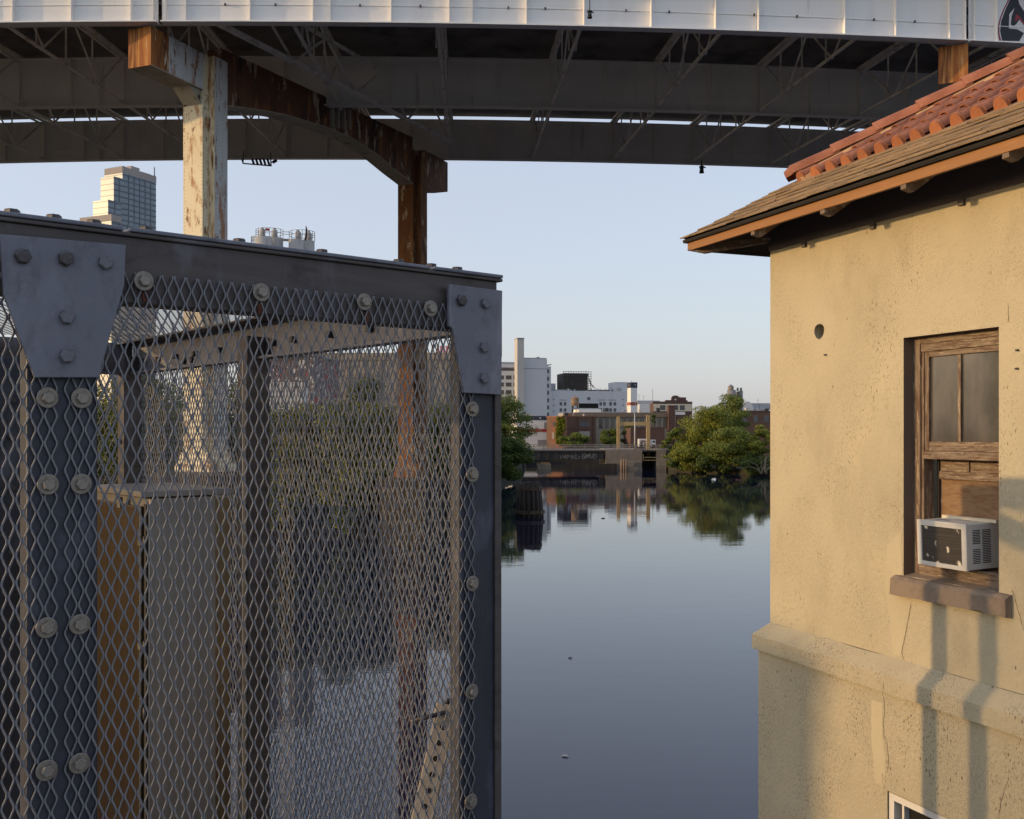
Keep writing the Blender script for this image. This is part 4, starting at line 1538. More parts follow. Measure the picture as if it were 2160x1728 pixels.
mb = MB(); bar_t(mb, WT0 + fr + 0.001, WT1 - 0.051, WY0, WY0 + 0.10, D0 - 0.10, D0 + 0.012); mb.build('bottom_rail', M['oldwood_h'], win, bevel=0.004)
# upper sash
uy1 = WY1 - 0.099
uy0 = hpx(1945, 968, D0)[1]
sa0, sa1 = WT0 + fr + 0.023, WT1 - 0.051
SO = D0 - 0.020
def sash(y0, y1, o, stile, top, bot, mun):
    s = bpy.data.objects.new('sash', None)
    scene.collection.objects.link(s); s.parent = win; ORG[s] = ORG[win].copy()
    m = MB(); bar_t(m, sa0, sa0 + stile, y0, y1, o - 0.035, o); m.build('stile', M['oldwood'], s, bevel=0.002)
    m = MB(); bar_t(m, sa1 - stile * 0.7, sa1, y0, y1, o - 0.035, o); m.build('stile', M['oldwood'], s, bevel=0.002)
    m = MB(); bar_t(m, sa0 + stile + 0.001, sa1 - stile * 0.7 - 0.001, y1 - top, y1, o - 0.035, o - 0.001); m.build('rail', M['oldwood_h'], s, bevel=0.002)
    m = MB(); bar_t(m, sa0 + stile + 0.001, sa1 - stile * 0.7 - 0.001, y0, y0 + bot, o - 0.035, o - 0.001); m.build('rail', M['oldwood_h'], s, bevel=0.002)
    tm = mun
    m = MB(); bar_t(m, tm - 0.013, tm + 0.013, y0 + bot + 0.001, y1 - top - 0.001, o - 0.034, o - 0.004); m.build('muntin', M['oldwood'], s, bevel=0.002)
    for a, b in ((sa0 + stile + 0.001, tm - 0.014), (tm + 0.014, sa1 - stile * 0.7 - 0.001)):
        m = MB(); bar_t(m, a, b, y0 + bot + 0.001, y1 - top - 0.001, o - 0.024, o - 0.019); m.build('pane', M['oldglass'], s)
    return s
tm = ht(2022, SO)
sash(uy0 + 0.055, uy1, SO, 0.035, 0.036, 0.062, tm)
mb = MB(); bar_t(mb, sa0, sa1, uy0, uy0 + 0.053, SO - 0.045, SO + 0.016); mb.build('meeting_rail', M['oldwood_h'], win, bevel=0.003)
# raised lower sash behind, plywood filler above the appliance
LO = SO - 0.085
ly1 = uy0 + 0.05
ly0 = uy0 - 0.135
mb = MB(); bar_t(mb, sa0 + 0.045, sa1, ly0, ly0 + 0.052, LO - 0.03, LO + 0.006); mb.build('lower_rail', M['oldwood_h'], win, bevel=0.003)
mb = MB(); bar_t(mb, sa0 + 0.045, sa1, ly0 + 0.053, ly1, LO - 0.02, LO - 0.008); mb.build('filler_strip', M['oldwood_h'], win)
mb = MB(); bar_t(mb, tm - 0.006, tm + 0.006, ly0 + 0.053, ly1, LO - 0.007, LO + 0.004); mb.build('muntin', M['oldwood'], win)
mb = MB(); bar_t(mb, sa0 + 0.045, sa1, WY0 + 0.08, ly0 - 0.001, LO - 0.035, LO - 0.022); mb.build('plywood_panel', M['plywood'], win)
mb = MB(); bar_t(mb, sa0, sa0 + 0.044, WY0 + 0.08, uy0 - 0.001, LO - 0.05, LO - 0.03); mb.build('track', M['rafter'], win)
mb = MB(); bar_t(mb, sa0 + 0.012, sa0 + 0.026, WY0 + 0.08, uy0 - 0.001, LO - 0.029, LO - 0.01); mb.build('track', M['soffitwood'], win)
mb = MB(); bar_t(mb, WT0, WT1, WY0, WY1, D0 - 0.26, D0 - 0.25); mb.build('backing', M['dark'], win)

# stone sill
st0, st1 = ht(1877, 0.055), ht(2121, 0.055)
sy1 = WY0 + 0.005
mb = MB()
rows = []
nst = 14
for i in range(nst + 1):
    t = st0 + (st1 - st0) * i / nst
    j = lambda a: rg.normal(0, a)
    rows.append([hp(t, -0.085, sy1 + 0.012), hp(t, 0.03 + j(.002), sy1 - 0.012 + j(.002)), hp(t, 0.056 + j(.003), sy1 - 0.035 + j(.003)),
                 hp(t, 0.058 + j(.003), sy1 - 0.135 + j(.004)), hp(t, 0.0, sy1 - 0.145)])
vs = [p for r in rows for p in r]
mb.add(vs, [(i * 5 + k, (i + 1) * 5 + k, (i + 1) * 5 + k + 1, i * 5 + k + 1) for i in range(nst) for k in range(4)])
mb.add(rows[0], [(0, 1, 2, 3, 4)]); mb.add(rows[-1], [(4, 3, 2, 1, 0)])
mb.build('stone_sill', M['sillstone'], house)

# lower white window -----------------------------------------------------
lw = thing('white_window', hp(LWt0, OW, LWy1 - 1.0), 'white framed window low on the stucco wall, cut by the frame edge', 'window')
mb = MB()
bar_t(mb, LWt0, LWt1, LWy1 - 0.055, LWy1 - 0.004, OW - 0.10, OW - 0.012); mb.build('frame', M['whiteframe'], lw)
mb = MB(); bar_t(mb, LWt0, LWt0 + 0.05, LWy1 - 1.0, LWy1 - 0.056, OW - 0.10, OW - 0.012); mb.build('frame', M['whiteframe'], lw)
mb = MB(); bar_t(mb, LWt1 - 0.05, LWt1, LWy1 - 1.0, LWy1 - 0.056, OW - 0.10, OW - 0.012); mb.build('frame', M['whiteframe'], lw)
mb = MB(); bar_t(mb, LWt0 + 0.105, LWt0 + 0.125, LWy1 - 1.0, LWy1 - 0.056, OW - 0.09, OW - 0.03); mb.build('mullion', M['whiteframe'], lw)
mb = MB(); bar_t(mb, LWt0 + 0.05, LWt1 - 0.05, LWy1 - 1.0, LWy1 - 0.056, OW - 0.09, OW - 0.075); mb.build('pane', M['dark'], lw)
mb = MB(); bar_t(mb, LWt0, LWt1, LWy1 - 0.0035, LWy1, OW - 0.1, OW - 0.001); mb.build('lintel_gap', M['crack'], lw)

# window air conditioner -----------------------------------------------
AO = 0.075                      # how far its outer face stands proud
a0, ya1 = hpx(1936, 1095, AO)
a1 = ht(2040, AO)
ya0 = hpx(2038, 1206, AO)[1]
ac = thing('window_air_conditioner', hp(a0, AO, ya0), 'white window air conditioner jutting from the old sash window', 'air conditioner')
W_, H_, DP = a1 - a0, ya1 - ya0, 0.30
tilt = Matrix.Rotation(math.radians(2.0), 3, HW)
org = hp(a0, AO, ya0)
ax, az, an = HW.copy(), (tilt @ Z), (tilt @ HN)
if az.dot(HN) < 0:
    tilt = Matrix.Rotation(math.radians(-2.0), 3, HW); az, an = (tilt @ Z), (tilt @ HN)
def acell(mb, t0, t1, y0, y1, o0, o1):
    mb.cell(org + ax * t0 + az * y0 + an * o0, ax * (t1 - t0), az * (y1 - y0), an * (o1 - o0))
mb = MB(); acell(mb, 0.004, W_ - 0.004, 0.004, H_ - 0.004, -DP, -0.02); mb.build('casing', M['acwhite'], ac, bevel=0.004)
bz = 0.036
fb = bpy.data.objects.new('bezel', None)
scene.collection.objects.link(fb); fb.parent = ac; ORG[fb] = ORG[ac].copy()
for (u0, u1, v0, v1) in ((0, W_, H_ - bz, H_), (0, W_, 0, bz * 0.75), (0, bz, bz * 0.75, H_ - bz), (W_ - bz * 1.1, W_, bz * 0.75, H_ - bz)):
    mb = MB(); acell(mb, u0, u1, v0, v1, -0.0195, 0.0); mb.build('bezel_bar', M['acwhite'], fb, bevel=0.002)
mb = MB(); acell(mb, bz, W_ - bz * 1.1, bz * 0.75, H_ - bz, -0.0195, -0.011); mb.build('coil', M['accoil'], ac)
for k in range(26):
    mb = MB() if k == 0 else mb
    y = bz * 0.8 + (H_ - bz * 1.85) * (k + 0.5) / 26
    acell(mb, bz + 0.002, W_ - bz * 1.1 - 0.002, y, y + 0.0016, -0.0105, -0.0075)
mb.build('coil_fin', M['accoil'], ac)["kind"] = "stuff"
# louvres on the side facing the camera: dark slots
for (o0, o1, y0, y1, n_) in ((-0.055, -0.118, 0.175, 0.27, 9), (-0.055, -0.118, 0.045, 0.145, 9), (-0.135, -0.205, 0.045, 0.27, 20)):
    mb = MB()
    for k in range(n_):
        y = (y0 + (y1 - y0) * k / n_) * H_ / 0.31
        mb.cell(org + ax * (W_ - 0.0045) + az * y + an * o0, ax * 0.0012, az * 0.0055, an * (o1 - o0))
    mb.build('louvre', M['dark'], ac)
for tt, oo in ((0.05, -0.10), (0.16, -0.17)):
    mb = MB()
    acell(mb, tt, tt + 0.11, H_ - 0.0035, H_ - 0.0028, oo - 0.04, oo); mb.build('label_plate', M['greypanel'], ac)
mb = MB(); acell(mb, 0.02, W_ + 0.05, H_ - 0.002, H_ + 0.018, -DP + 0.09, -DP + 0.105); mb.build('mounting_strip', M['bcream'], ac)

# ------------------------------------------------------------------ roof
OV = 0.5135
SL = 0.60                       # rise per metre inward
ROOF0 = EAVE_Y + 0.02
RT0 = -OV                       # eave runs from the hip corner


def rp(t, h, up=0.0):
    """roof point: t along the eave (from the house corner), h inward from the eave, up along the roof normal"""
    c = math.sqrt(1 + SL * SL)
    return hp(t, OV - h, ROOF0 + SL * h) + (HN * SL + Z) * (up / c)


def bp(t, h, up=0.0):
    """same on the hidden plane beyond the hip; t runs inward along the hidden eave"""
    c = math.sqrt(1 + SL * SL)
    return hp(-OV + h, OV - t, ROOF0 + SL * h) + (-HW * SL + Z) * (up / c)


HMAX = 2.7
TEND = 4.9
roof = thing('roof', hp(0, 0, ROOF0), 'x', 'x')
del roof["label"]; del roof["category"]
roof.parent = house
roof.location = Vector(roof.location) - ORG[house]
mb = MB()
a, b_, c_, d_ = rp(-OV, 0), rp(TEND, 0), rp(TEND, HMAX), rp(-OV + HMAX, HMAX)
dn = Z * -0.016
mb.sheet([a, b_, c_, d_])
mb.sheet([a + dn, d_ + dn, c_ + dn, b_ + dn])
a2, b2, c2, d2 = bp(0, 0), bp(0 + 6, 0), bp(6, HMAX), bp(HMAX, HMAX)
mb.sheet([a2, d2, c2, b2])
mb.sheet([a2 + dn, b2 + dn, c2 + dn, d2 + dn])
mb.sheet([a, a + dn, b_ + dn, b_])
mb.sheet([a2, b2, b2 + dn, a2 + dn])
mb.build('roof_deck', M['tar'], roof)

# shingle courses, one tab at a time
NCO = 6
H0 = 0.62
for k in range(NCO):
    h0, h1 = H0 * k / NCO - 0.012, H0 * (k + 1) / NCO + 0.06
    t = -OV + h0 + 0.015
    first = True
    while t < 4.3:
        w = random.uniform(0.15, 0.34)
        if first:
            w *= random.uniform(0.5, 1)
        t1 = min(t + w - 0.003, 4.35)
        th = 0.008 + random.uniform(0, 0.003)
        lift = 0.019 + random.uniform(-0.002, 0.004)
        jit = random.uniform(-0.006, 0.004)
        ts0 = max(t, -OV + h0)
        mb = MB()
        A = rp(t, h0 + jit, lift); B = rp(t1, h0 + jit + random.uniform(-.003, .003), lift)
        C = rp(t1, h1, 0.004); D = rp(max(t, -OV + h1) if first else t, h1, 0.004)
        up = rp(0, 0, th) - rp(0, 0, 0)
        mb.add([A, B, C, D, A + up, B + up, C + up * 0.4, D + up * 0.4],
               [(0, 3, 2, 1), (4, 5, 6, 7), (0, 1, 5, 4), (1, 2, 6, 5), (2, 3, 7, 6), (3, 0, 4, 7)])
        mb.build('shingle', M['shingle'], roof)
        first = False
        t += w
# shingle caps along the lower hip
for k in range(7):
    h0, h1 = k * 0.095 - 0.01, k * 0.095 + 0.12
    mb = MB()
    lf = 0.022
    r0, r1 = rp(-OV + h0, h0, 0), rp(-OV + h1, h1, 0)
    s0, s1 = rp(-OV + h0 + 0.10, h0, 0.012), rp(-OV + h1 + 0.10, h1, 0.010)
    q0_, q1_ = bp(h0 + 0.10, h0, 0.012), bp(h1 + 0.10, h1, 0.010)
    u0, u1 = Z * 0.026, Z * 0.018
    mb.add([r0 + u0, r1 + u1, s1 + Z * .004, s0 + Z * .006, q0_ + Z * .006, q1_ + Z * .004],
           [(0, 3, 2, 1), (0, 1, 5, 4)])
    mb.build('hip_shingle', M['shingle'], roof)

# barrel tiles ---------------------------------------------------------
TW = 0.176
EX = 0.27


def tile_mesh(name, L, r0, r1, m, n=9, thick=0.012):
    """half barrel along +Y (up the slope), open below; r0 at the lower end"""
    mb = MB()
    outer, inner = [], []
    for (y, r, lift) in ((0, r0, 0.016), (L, r1, 0.0)):
        for k in range(n + 1):
            a = math.pi * k / n
            outer.append(V(math.cos(a) * r, y, math.sin(a) * r * 0.92 + lift))
        for k in range(n + 1):
            a = math.pi * k / n
            inner.append(V(math.cos(a) * (r - thick), y, math.sin(a) * (r - thick) * 0.92 + lift))
    m1 = n + 1
    mb.add(outer, [(k, k + 1, m1 + k + 1, m1 + k) for k in range(n)], True)
    # outer list holds lower outer (0..n), lower inner offset handled separately
    return mb, outer, inner


def barrel(name, L, r0, r1, m, n=9, thick=0.011, lift=0.018):
    mb = MB()
    o0 = [V(math.cos(math.pi * k / n) * r0, 0, math.sin(math.pi * k / n) * r0 * 0.95 + lift) for k in range(n + 1)]
    o1 = [V(math.cos(math.pi * k / n) * r1, L, math.sin(math.pi * k / n) * r1 * 0.95) for k in range(n + 1)]
    i0 = [V(math.cos(math.pi * k / n) * (r0 - thick), 0, math.sin(math.pi * k / n) * (r0 - thick) * 0.95 + lift) for k in range(n + 1)]
    i1 = [V(math.cos(math.pi * k / n) * (r1 - thick), L, math.sin(math.pi * k / n) * (r1 - thick) * 0.95) for k in range(n + 1)]
    c = n + 1
    mb.add(o0 + o1, [(k, c + k, c + k + 1, k + 1) for k in range(n)], True)
    mb.add(i0 + i1, [(k, k + 1, c + k + 1, c + k) for k in range(n)], True)
    mb.add(o0 + i0, [(k, k + 1, c + k + 1, c + k) for k in range(n)])
    mb.add(o1 + i1, [(k, c + k, c + k + 1, k + 1) for k in range(n)])
    return mesh_of(mb, name, m)


TILE = barrel('tile', EX + 0.07, 0.056, 0.050, M['tile'])
PANM = MB()
npn = 6
p0 = [V(-TW / 2 + TW * k / npn, 0, 0.020 - 0.020 * math.sin(math.pi * k / npn) + 0.008) for k in range(npn + 1)]
p1 = [V(-TW / 2 + TW * k / npn, EX + 0.05, 0.010 - 0.008 * math.sin(math.pi * k / npn)) for k in range(npn + 1)]
PANM.add(p0 + p1, [(k, k + 1, npn + 1 + k + 1, npn + 1 + k) for k in range(npn)], True)
PAN = mesh_of(PANM, 'pan_tile', M['tile'])
CAPM = MB()
nc_ = 12
cp = [V(math.cos(math.pi * k / nc_) * 0.050, 0, math.sin(math.pi * k / nc_) ** 0.8 * 0.088) for k in range(nc_ + 1)]
cp = [V(0.056, 0, -0.004)] + cp[1:-1] + [V(-0.056, 0, -0.004)]
CAPM.add(cp + [p + V(0, 0.035, 0) for p in cp],
         [tuple(range(len(cp))), tuple(range(2 * len(cp) - 1, len(cp) - 1, -1))]
         + [(k, len(cp) + k, len(cp) + k + 1, k + 1) for k in range(len(cp) - 1)])
CAP = mesh_of(CAPM, 'end_cap', M['tilecap'])
cN = math.sqrt(1 + SL * SL)
rx = -HW
ry = (HI + Z * SL) / cN
rz = (HN * SL + Z) / cN
if rx.cross(ry).dot(rz) < 0:
    rx = HW.copy()
h = H0
row = 0
while h < HMAX - 0.1:
    # tiles are laid from the far right towards the hip; each row is cut by the hip
    k = 0
    while True:
        t = -OV + H0 + 0.20 + TW * k
        k += 1
        if t > 4.2:
            break
        if t < -OV + h + 0.19:
            continue
        jt = random.uniform(-0.004, 0.004)
        ra = random.uniform(-0.012, 0.012)
        x2 = (rx + ry * ra).normalized(); y2 = rz.cross(x2)
        o_ = inst('tile', TILE, roof, frame(rp(t + jt, h + random.uniform(-0.006, 0.006), 0.012 + random.uniform(0, 0.004)), x2, y2, rz))
        if t + TW / 2 < 4.2 and t - TW > -OV + h:
            inst('pan_tile', PAN, roof, frame(rp(t + TW / 2, h - 0.01, 0.0), rx, ry, rz))
        if row == 0:
            inst('end_cap', CAP, roof, frame(rp(t + jt, h - 0.022, 0.004), rx, ry, rz))
    h += EX / cN
    row += 1
# hip tiles and the mortar bed under them
hd = (rp(-OV + 1, 1) - rp(-OV, 0))
hl = hd.length
hd.normalize()
hxs = hd.cross(Z).normalized()
hz = hxs.cross(hd).normalized()
HIP = barrel('hip_tile', 0.40, 0.098, 0.088, M['tile'], n=12, thick=0.013, lift=0.016)
s_ = 0.66 * hl
kk = 0
while s_ < (HMAX) * hl:
    base = rp(-OV, 0) + hd * s_ + hz * 0.045
    inst('hip_tile', HIP, roof, frame(base, hxs, hd, hz))
    s_ += 0.345
    kk += 1
mb = MB()
e0, e1 = rp(-OV, 0) + hd * (0.66 * hl + 0.05), rp(-OV, 0) + hd * (HMAX * hl)
for sg in (-1, 1):
    w0, w1 = hxs * (0.03 * sg), hxs * (0.20 * sg)
    mb.prism([e0 + w0 + hz * 0.075, e0 + w1 + hz * -0.035, e0 + w1 - hz * 0.13, e0 + w0 - hz * 0.05], hd * (e1 - e0).length)
mb.build('mortar_bed', M['mortar'], roof)
# rounded starter at the foot of the hip
mb = MB()
ec = rp(-OV, 0) + hd * (0.66 * hl - 0.01) + hz * 0.055
nn = 12
vs = [ec + hd * -0.02]
arc = [ec + hxs * math.cos(math.pi * k / nn) * 0.098 + hz * math.sin(math.pi * k / nn) * 0.095 + hd * 0.02 for k in range(nn + 1)]
arc2 = [ec + hxs * math.cos(math.pi * k / nn) * 0.070 + hz * (math.sin(math.pi * k / nn) * 0.070) - hd * 0.045 for k in range(nn + 1)]
mb.add(arc + arc2, [(k, k + 1, nn + 1 + k + 1, nn + 1 + k) for k in range(nn)], True)
mb.add(arc2, [tuple(range(nn + 1))])
mb.build('hip_starter', M['tile'], roof)

# eave woodwork ----------------------------------------------------------
def eave_bar(name, o0, o1, y0, y1, m, ta=None, tb=4.8):
    """bar along the visible eave, mitred at the corner; o is measured out from the wall"""
    mb = MB()
    ta0 = -o0; ta1 = -o1
    p = [hp(ta0, o0, y0), hp(ta1, o1, y0), hp(tb, o1, y0), hp(tb, o0, y0)]
    mb.prism(p, Z * (y1 - y0))
    return mb.build(name, m, house)


def eave_bar2(name, o0, o1, y0, y1, m):
    mb = MB()
    p = [hp(-o0, o0, y0), hp(-o1, o1, y0), hp(-o1, -5, y0), hp(-o0, -5, y0)]
    mb.prism(p, Z * (y1 - y0))
    return mb.build(name, m, house)


FB = EAVE_Y - 0.070
eave_bar('fascia_board', OV - 0.055, OV - 0.030, FB, FB + 0.080, M['fascia'])
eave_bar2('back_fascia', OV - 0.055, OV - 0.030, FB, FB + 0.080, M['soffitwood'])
eave_bar('drip_edge', OV - 0.029, OV - 0.004, FB + 0.066, ROOF0 - 0.017, M['tar'])
eave_bar2('back_drip_edge', OV - 0.029, OV - 0.004, FB + 0.066, ROOF0 - 0.017, M['tar'])
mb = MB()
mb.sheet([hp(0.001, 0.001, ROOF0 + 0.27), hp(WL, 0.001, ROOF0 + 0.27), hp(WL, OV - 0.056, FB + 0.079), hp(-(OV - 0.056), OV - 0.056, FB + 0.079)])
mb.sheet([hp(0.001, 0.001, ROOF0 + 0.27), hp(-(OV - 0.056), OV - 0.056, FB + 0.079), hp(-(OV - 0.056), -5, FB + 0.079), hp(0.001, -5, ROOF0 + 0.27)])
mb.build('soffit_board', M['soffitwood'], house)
for px in (1590, 1737, 1908, 2124):
    o1 = OV - 0.045
    t = ht(px, o1)
    mb = MB()
    w = 0.045
    pr = [(0.0, ROOF0 + 0.245), (0.0, ROOF0 + 0.14), (OV - 0.16, FB - 0.006), (OV - 0.10, FB - 0.045), (OV - 0.035, FB - 0.030), (OV - 0.035, FB - 0.001), (OV - 0.057, FB - 0.001), (OV - 0.057, FB + 0.06)]
    mb.prism([hp(t - w / 2, o, y) for o, y in pr], HW * w)
    mb.build('rafter', M['rafter'], house)
mb = MB()  # dark band along the wall top, small dark blocks below it
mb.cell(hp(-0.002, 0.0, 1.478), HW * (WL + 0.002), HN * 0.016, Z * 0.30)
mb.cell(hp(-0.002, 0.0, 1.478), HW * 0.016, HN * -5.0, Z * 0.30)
mb.build('eave_band', M['eave_dark'], house)
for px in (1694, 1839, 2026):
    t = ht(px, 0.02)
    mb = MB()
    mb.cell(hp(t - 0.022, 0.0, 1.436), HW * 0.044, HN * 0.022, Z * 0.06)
    mb.build('eave_block', M['eave_dark'], house)
mb = MB()
pr = [(-0.02, 0.0), (0.42, -0.0), (0.50, -0.05), (0.40, -0.085), (-0.02, -0.03)]
cdir = (HN - HW).normalized()
mb.prism([V(HC.x, HC.y, CAM_Z + FB + 0.055) + cdir * (o * 1.36) + Z * y - (HN + HW).normalized() * 0.03 for o, y in pr], (HN + HW).normalized() * 0.06)
mb.build('hip_rafter', M['rafter'], house)

PENDING = []
# ------------------------------------------------------------------ dolphin and bits on the water
dl = at(1117, 1090, 85.0); dl.z = 0
dol = thing('timber_dolphin', dl, 'dark timber pile dolphin with two bands standing in the canal', 'dolphin')
for k in range(15):
    a = 2 * math.pi * k / 15
    rb, rt = 1.02 + random.uniform(-.05, .05), 0.80
    p0 = dl + V(math.cos(a) * rb, math.sin(a) * rb, -1.0)
    p1 = dl + V(math.cos(a) * rt, math.sin(a) * rt, 2.75 + random.uniform(-0.12, 0.14))
    mb = MB(); mb.tube([p0, (p0 + p1) / 2, p1], [0.20, 0.185, 0.165], 8)
    mb.build('pile', M['pile'], dol)
for zz, w in ((2.35, 0.98), (0.42, 1.20)):
    for k in range(8):
        a = 2 * math.pi * k / 8; b = 2 * math.pi * (k + 1) / 8
        mb = MB()
        mb.bar(dl + V(math.cos(a) * w, math.sin(a) * w, zz), dl + V(math.cos(b) * w, math.sin(b) * w, zz), 0.14, 0.30)
        mb.build('band', M['pileband'], dol)

for px, py, sz, nm, lab, m_ in ((1192, 1597, 0.075, 'floating_scrap', 'small white scrap floating on the open water', M['debris']),
                                (1203, 1389, 0.06, 'floating_stick', 'tiny dark stick floating in midstream', M['pile']),
                                (1272, 1094, 0.16, 'floating_driftwood', 'dark driftwood floating near the reflected buildings', M['pile'])):
    d = 7.0 * F / (py - HY)
    c = at(px, py, d); c.z = 0.01
    mb = MB()
    mb.tube([c + V(-sz, 0, 0), c + V(-sz * .3, sz * .3, .012), c + V(sz * .4, sz * .1, .02), c + V(sz, -sz * .2, 0)], [0.01, sz * .28, sz * .25, 0.01], 6)
    o = mb.build(nm, m_)
    tag(o, lab, 'debris')

# ------------------------------------------------------------------ far bridge
BZ = 194.0
def bx(px, d=BZ): return (px - CX) / F * d
def bz(py, d=BZ): return CAM_Z + (HY - py) / F * d

bridge = thing('low_road_bridge', (bx(1230), BZ, 0), 'low dark road bridge with pale railing crossing the far canal', 'bridge')
mb = MB(); mb.box(bx(1080), bx(1430), BZ, BZ + 14, bz(952), bz(949.5)); mb.build('deck', M['bridgedeck'], bridge)
mb = MB(); mb.box(bx(1080), bx(1276), BZ + 0.3, BZ + 0.8, bz(969), bz(952.1)); mb.build('main_girder', M['darksteel'], bridge)
mb = MB(); mb.box(bx(1080), bx(1276), BZ + 12.8, BZ + 13.4, bz(969), bz(952.1)); mb.build('rear_girder', M['darksteel'], bridge)
for k in range(10):
    x = 1100 + k * 19
    mb = MB(); mb.box(bx(x), bx(x + 1.6), BZ + 0.12, BZ + 0.299, bz(968.5), bz(952.2)); mb.build('stiffener', M['darksteel'], bridge)
rail_z = (bz(938.5), bz(942), bz(945.5))
for zz in rail_z:
    mb = MB(); mb.box(bx(1080), bx(1440), BZ + 0.05, BZ + 0.13, zz - 0.06, zz + 0.06); mb.build('rail', M['bridgerail'], bridge)
for k in range(17):
    x = 1082 + k * 21.5
    mb = MB(); mb.box(bx(x), bx(x + 1.7), BZ + 0.14, BZ + 0.30, bz(949) + .002, bz(937.5)); mb.build('rail_post', M['bridgerail'], bridge)
# painted tag on the girder: loose white strokes
def strokes(lst, name):
    mb = MB()
    for pts in lst:
        for (x0, y0), (x1, y1) in zip(pts[:-1], pts[1:]):
            mb.bar(V(bx(x0), BZ + 0.112, bz(y0)), V(bx(x1), BZ + 0.112, bz(y1)), 0.06, 0.012, up=V(0, 1, 0))
    return mb.build(name, M['paint_white'], bridge)
strokes([[(1180, 961), (1184, 965), (1181, 968)], [(1186, 960), (1189, 966), (1193, 960), (1193, 968)], [(1196, 968), (1197, 960), (1202, 962), (1198, 965)],
         [(1204, 968), (1206, 960), (1209, 968), (1210, 961)], [(1213, 960), (1216, 960), (1214, 964), (1217, 968), (1212, 968)], [(1219, 963), (1223, 963)], [(1219, 967), (1223, 967)]], 'graffiti_tag')
strokes([[(1226, 966), (1230, 959), (1236, 957), (1240, 962), (1234, 967), (1228, 968)], [(1238, 968), (1243, 957), (1248, 967), (1253, 957)],
         [(1251, 968), (1257, 966), (1258, 959), (1254, 958), (1252, 964)], [(1229, 963), (1236, 962), (1245, 961)], [(1231, 967), (1239, 959)], [(1242, 967), (1246, 958)]], 'graffiti_tag')
# masonry piers, coursed blocks
def masonry(name, px0, px1, py0, py1, d0, d1, m, label, rows=6):
    x0, x1, z0, z1 = bx(px0), bx(px1), -2.0, bz(py0)
    t = thing(name, ((x0 + x1) / 2, BZ + d0, 0), label, 'bridge pier')
    mb = MB(); mb.box(x0 + 0.06, x1 - 0.06, BZ + d0 + 0.06, BZ + d1, z0, z1 - 0.02); mb.build('core', M['stone'], t)
    zt = z1
    rh = (z1 + 0.15) / rows
    for r in range(rows):
        za, zb = zt - rh * (r + 1), zt - rh * r
        x = x0 - (0.4 if r % 2 else 0.0)
        while x < x1:
            w = random.uniform(1.0, 1.7)
            a, b = max(x, x0), min(x + w, x1)
            if b - a > 0.15:
                mb = MB()
                j = random.uniform(0, 0.03)
                mb.box(a + 0.02, b - 0.02, BZ + d0 - j, BZ + d0 + 0.059, za + 0.02, zb - 0.02)
                mb.build('stone_block', random.choice([m, M['stone'], M['stone2']]), t)
            x += w
    return t
masonry('bridge_pier', 1277, 1354, 948, 986, -0.6, 14, M['stone'], 'broad grey stone pier carrying the far road bridge')
masonry('bridge_pier', 1384, 1405, 948, 988, -0.4, 14, M['stone2'], 'narrow stone abutment between the lock gap and the trees', rows=5)
mb = MB(); mb.box(bx(1354), bx(1384), BZ + 6, BZ + 7, -1, bz(955)); mb.build('gap_wall', M['darksteel'], bridge)
for yy in (965, 971):
    mb = MB(); mb.box(bx(1356), bx(1383), BZ - 0.1, BZ + 0.1, bz(yy) - 0.08, bz(yy) + 0.08); mb.build('guard_rail', M['tanframe'], bridge)
mb = MB(); mb.box(bx(1356), bx(1358), BZ - 0.12, BZ + 0.12, bz(972), bz(958)); mb.build('guard_post', M['tanframe'], bridge)
for k in range(3):
    x = 1309 + k * 5
    mb = MB(); mb.tube([V(bx(x), BZ - 1.3, -1), V(bx(x), BZ - 1.2, bz(969))], 0.16, 7)
    o = mb.build('mooring_pile', M['tankwood']); tag(o, ('leftmost', 'middle', 'rightmost')[k] + ' of the three grey mooring piles at the broad stone pier', 'pile', 'mooring piles at the bridge pier')
mb = MB(); mb.box(bx(1210), bx(1300), BZ - 1.0, BZ - 0.5, -0.5, bz(978)); tag(mb.build('timber_fender', M['bulkhead']), 'low dark timber fender below the far bridge', 'fender')
mb = MB(); mb.box(bx(1135), bx(1163), BZ + 2, BZ + 12, -1, bz(979)); tag(mb.build('concrete_block', M['bconc']), 'pale concrete footing at the water under the far bridge', 'footing')
mb = MB(); mb.box(-6, 34, 238, 245.5, -1, 1.3); struct('quay', mb, M['bulkhead'])

# lamp post on the bridge, gantry
t = thing('street_lamp', (bx(1340), BZ + 0.6, bz(948)), 'tall pale lamp post rising from the far bridge', 'lamp post')
mb = MB(); mb.tube([V(bx(1340), BZ + 0.6, bz(948)), V(bx(1340), BZ + 0.6, bz(905)), V(bx(1339.5), BZ + 0.6, bz(872))], [0.16, 0.12, 0.07], 8); mb.build('pole', M['lampsteel'], t)
mb = MB(); mb.tube([V(bx(1339.5), BZ + 0.6, bz(872)), V(bx(1337), BZ + 0.6, bz(871))], 0.08, 6); mb.build('arm', M['lampsteel'], t)
mb = MB(); mb.box(bx(1337.5), bx(1342.5), BZ - 0.3, BZ + 0.0, bz(956), bz(947)); mb.build('foot', M['bbrick3'], t)
GZ = 199.0
t = thing('lift_gantry', (bx(1335, GZ), GZ, bz(949, GZ)), 'tan steel portal gantry standing beside the far bridge', 'gantry')
mb = MB(); mb.box(bx(1301.5, GZ), bx(1308, GZ), GZ, GZ + 0.7, bz(950, GZ), bz(879, GZ)); mb.build('post', M['tanframe'], t)
mb = MB(); mb.box(bx(1364, GZ), bx(1371.5, GZ), GZ, GZ + 0.7, bz(962, GZ), bz(876, GZ)); mb.build('post', M['tanframe'], t)
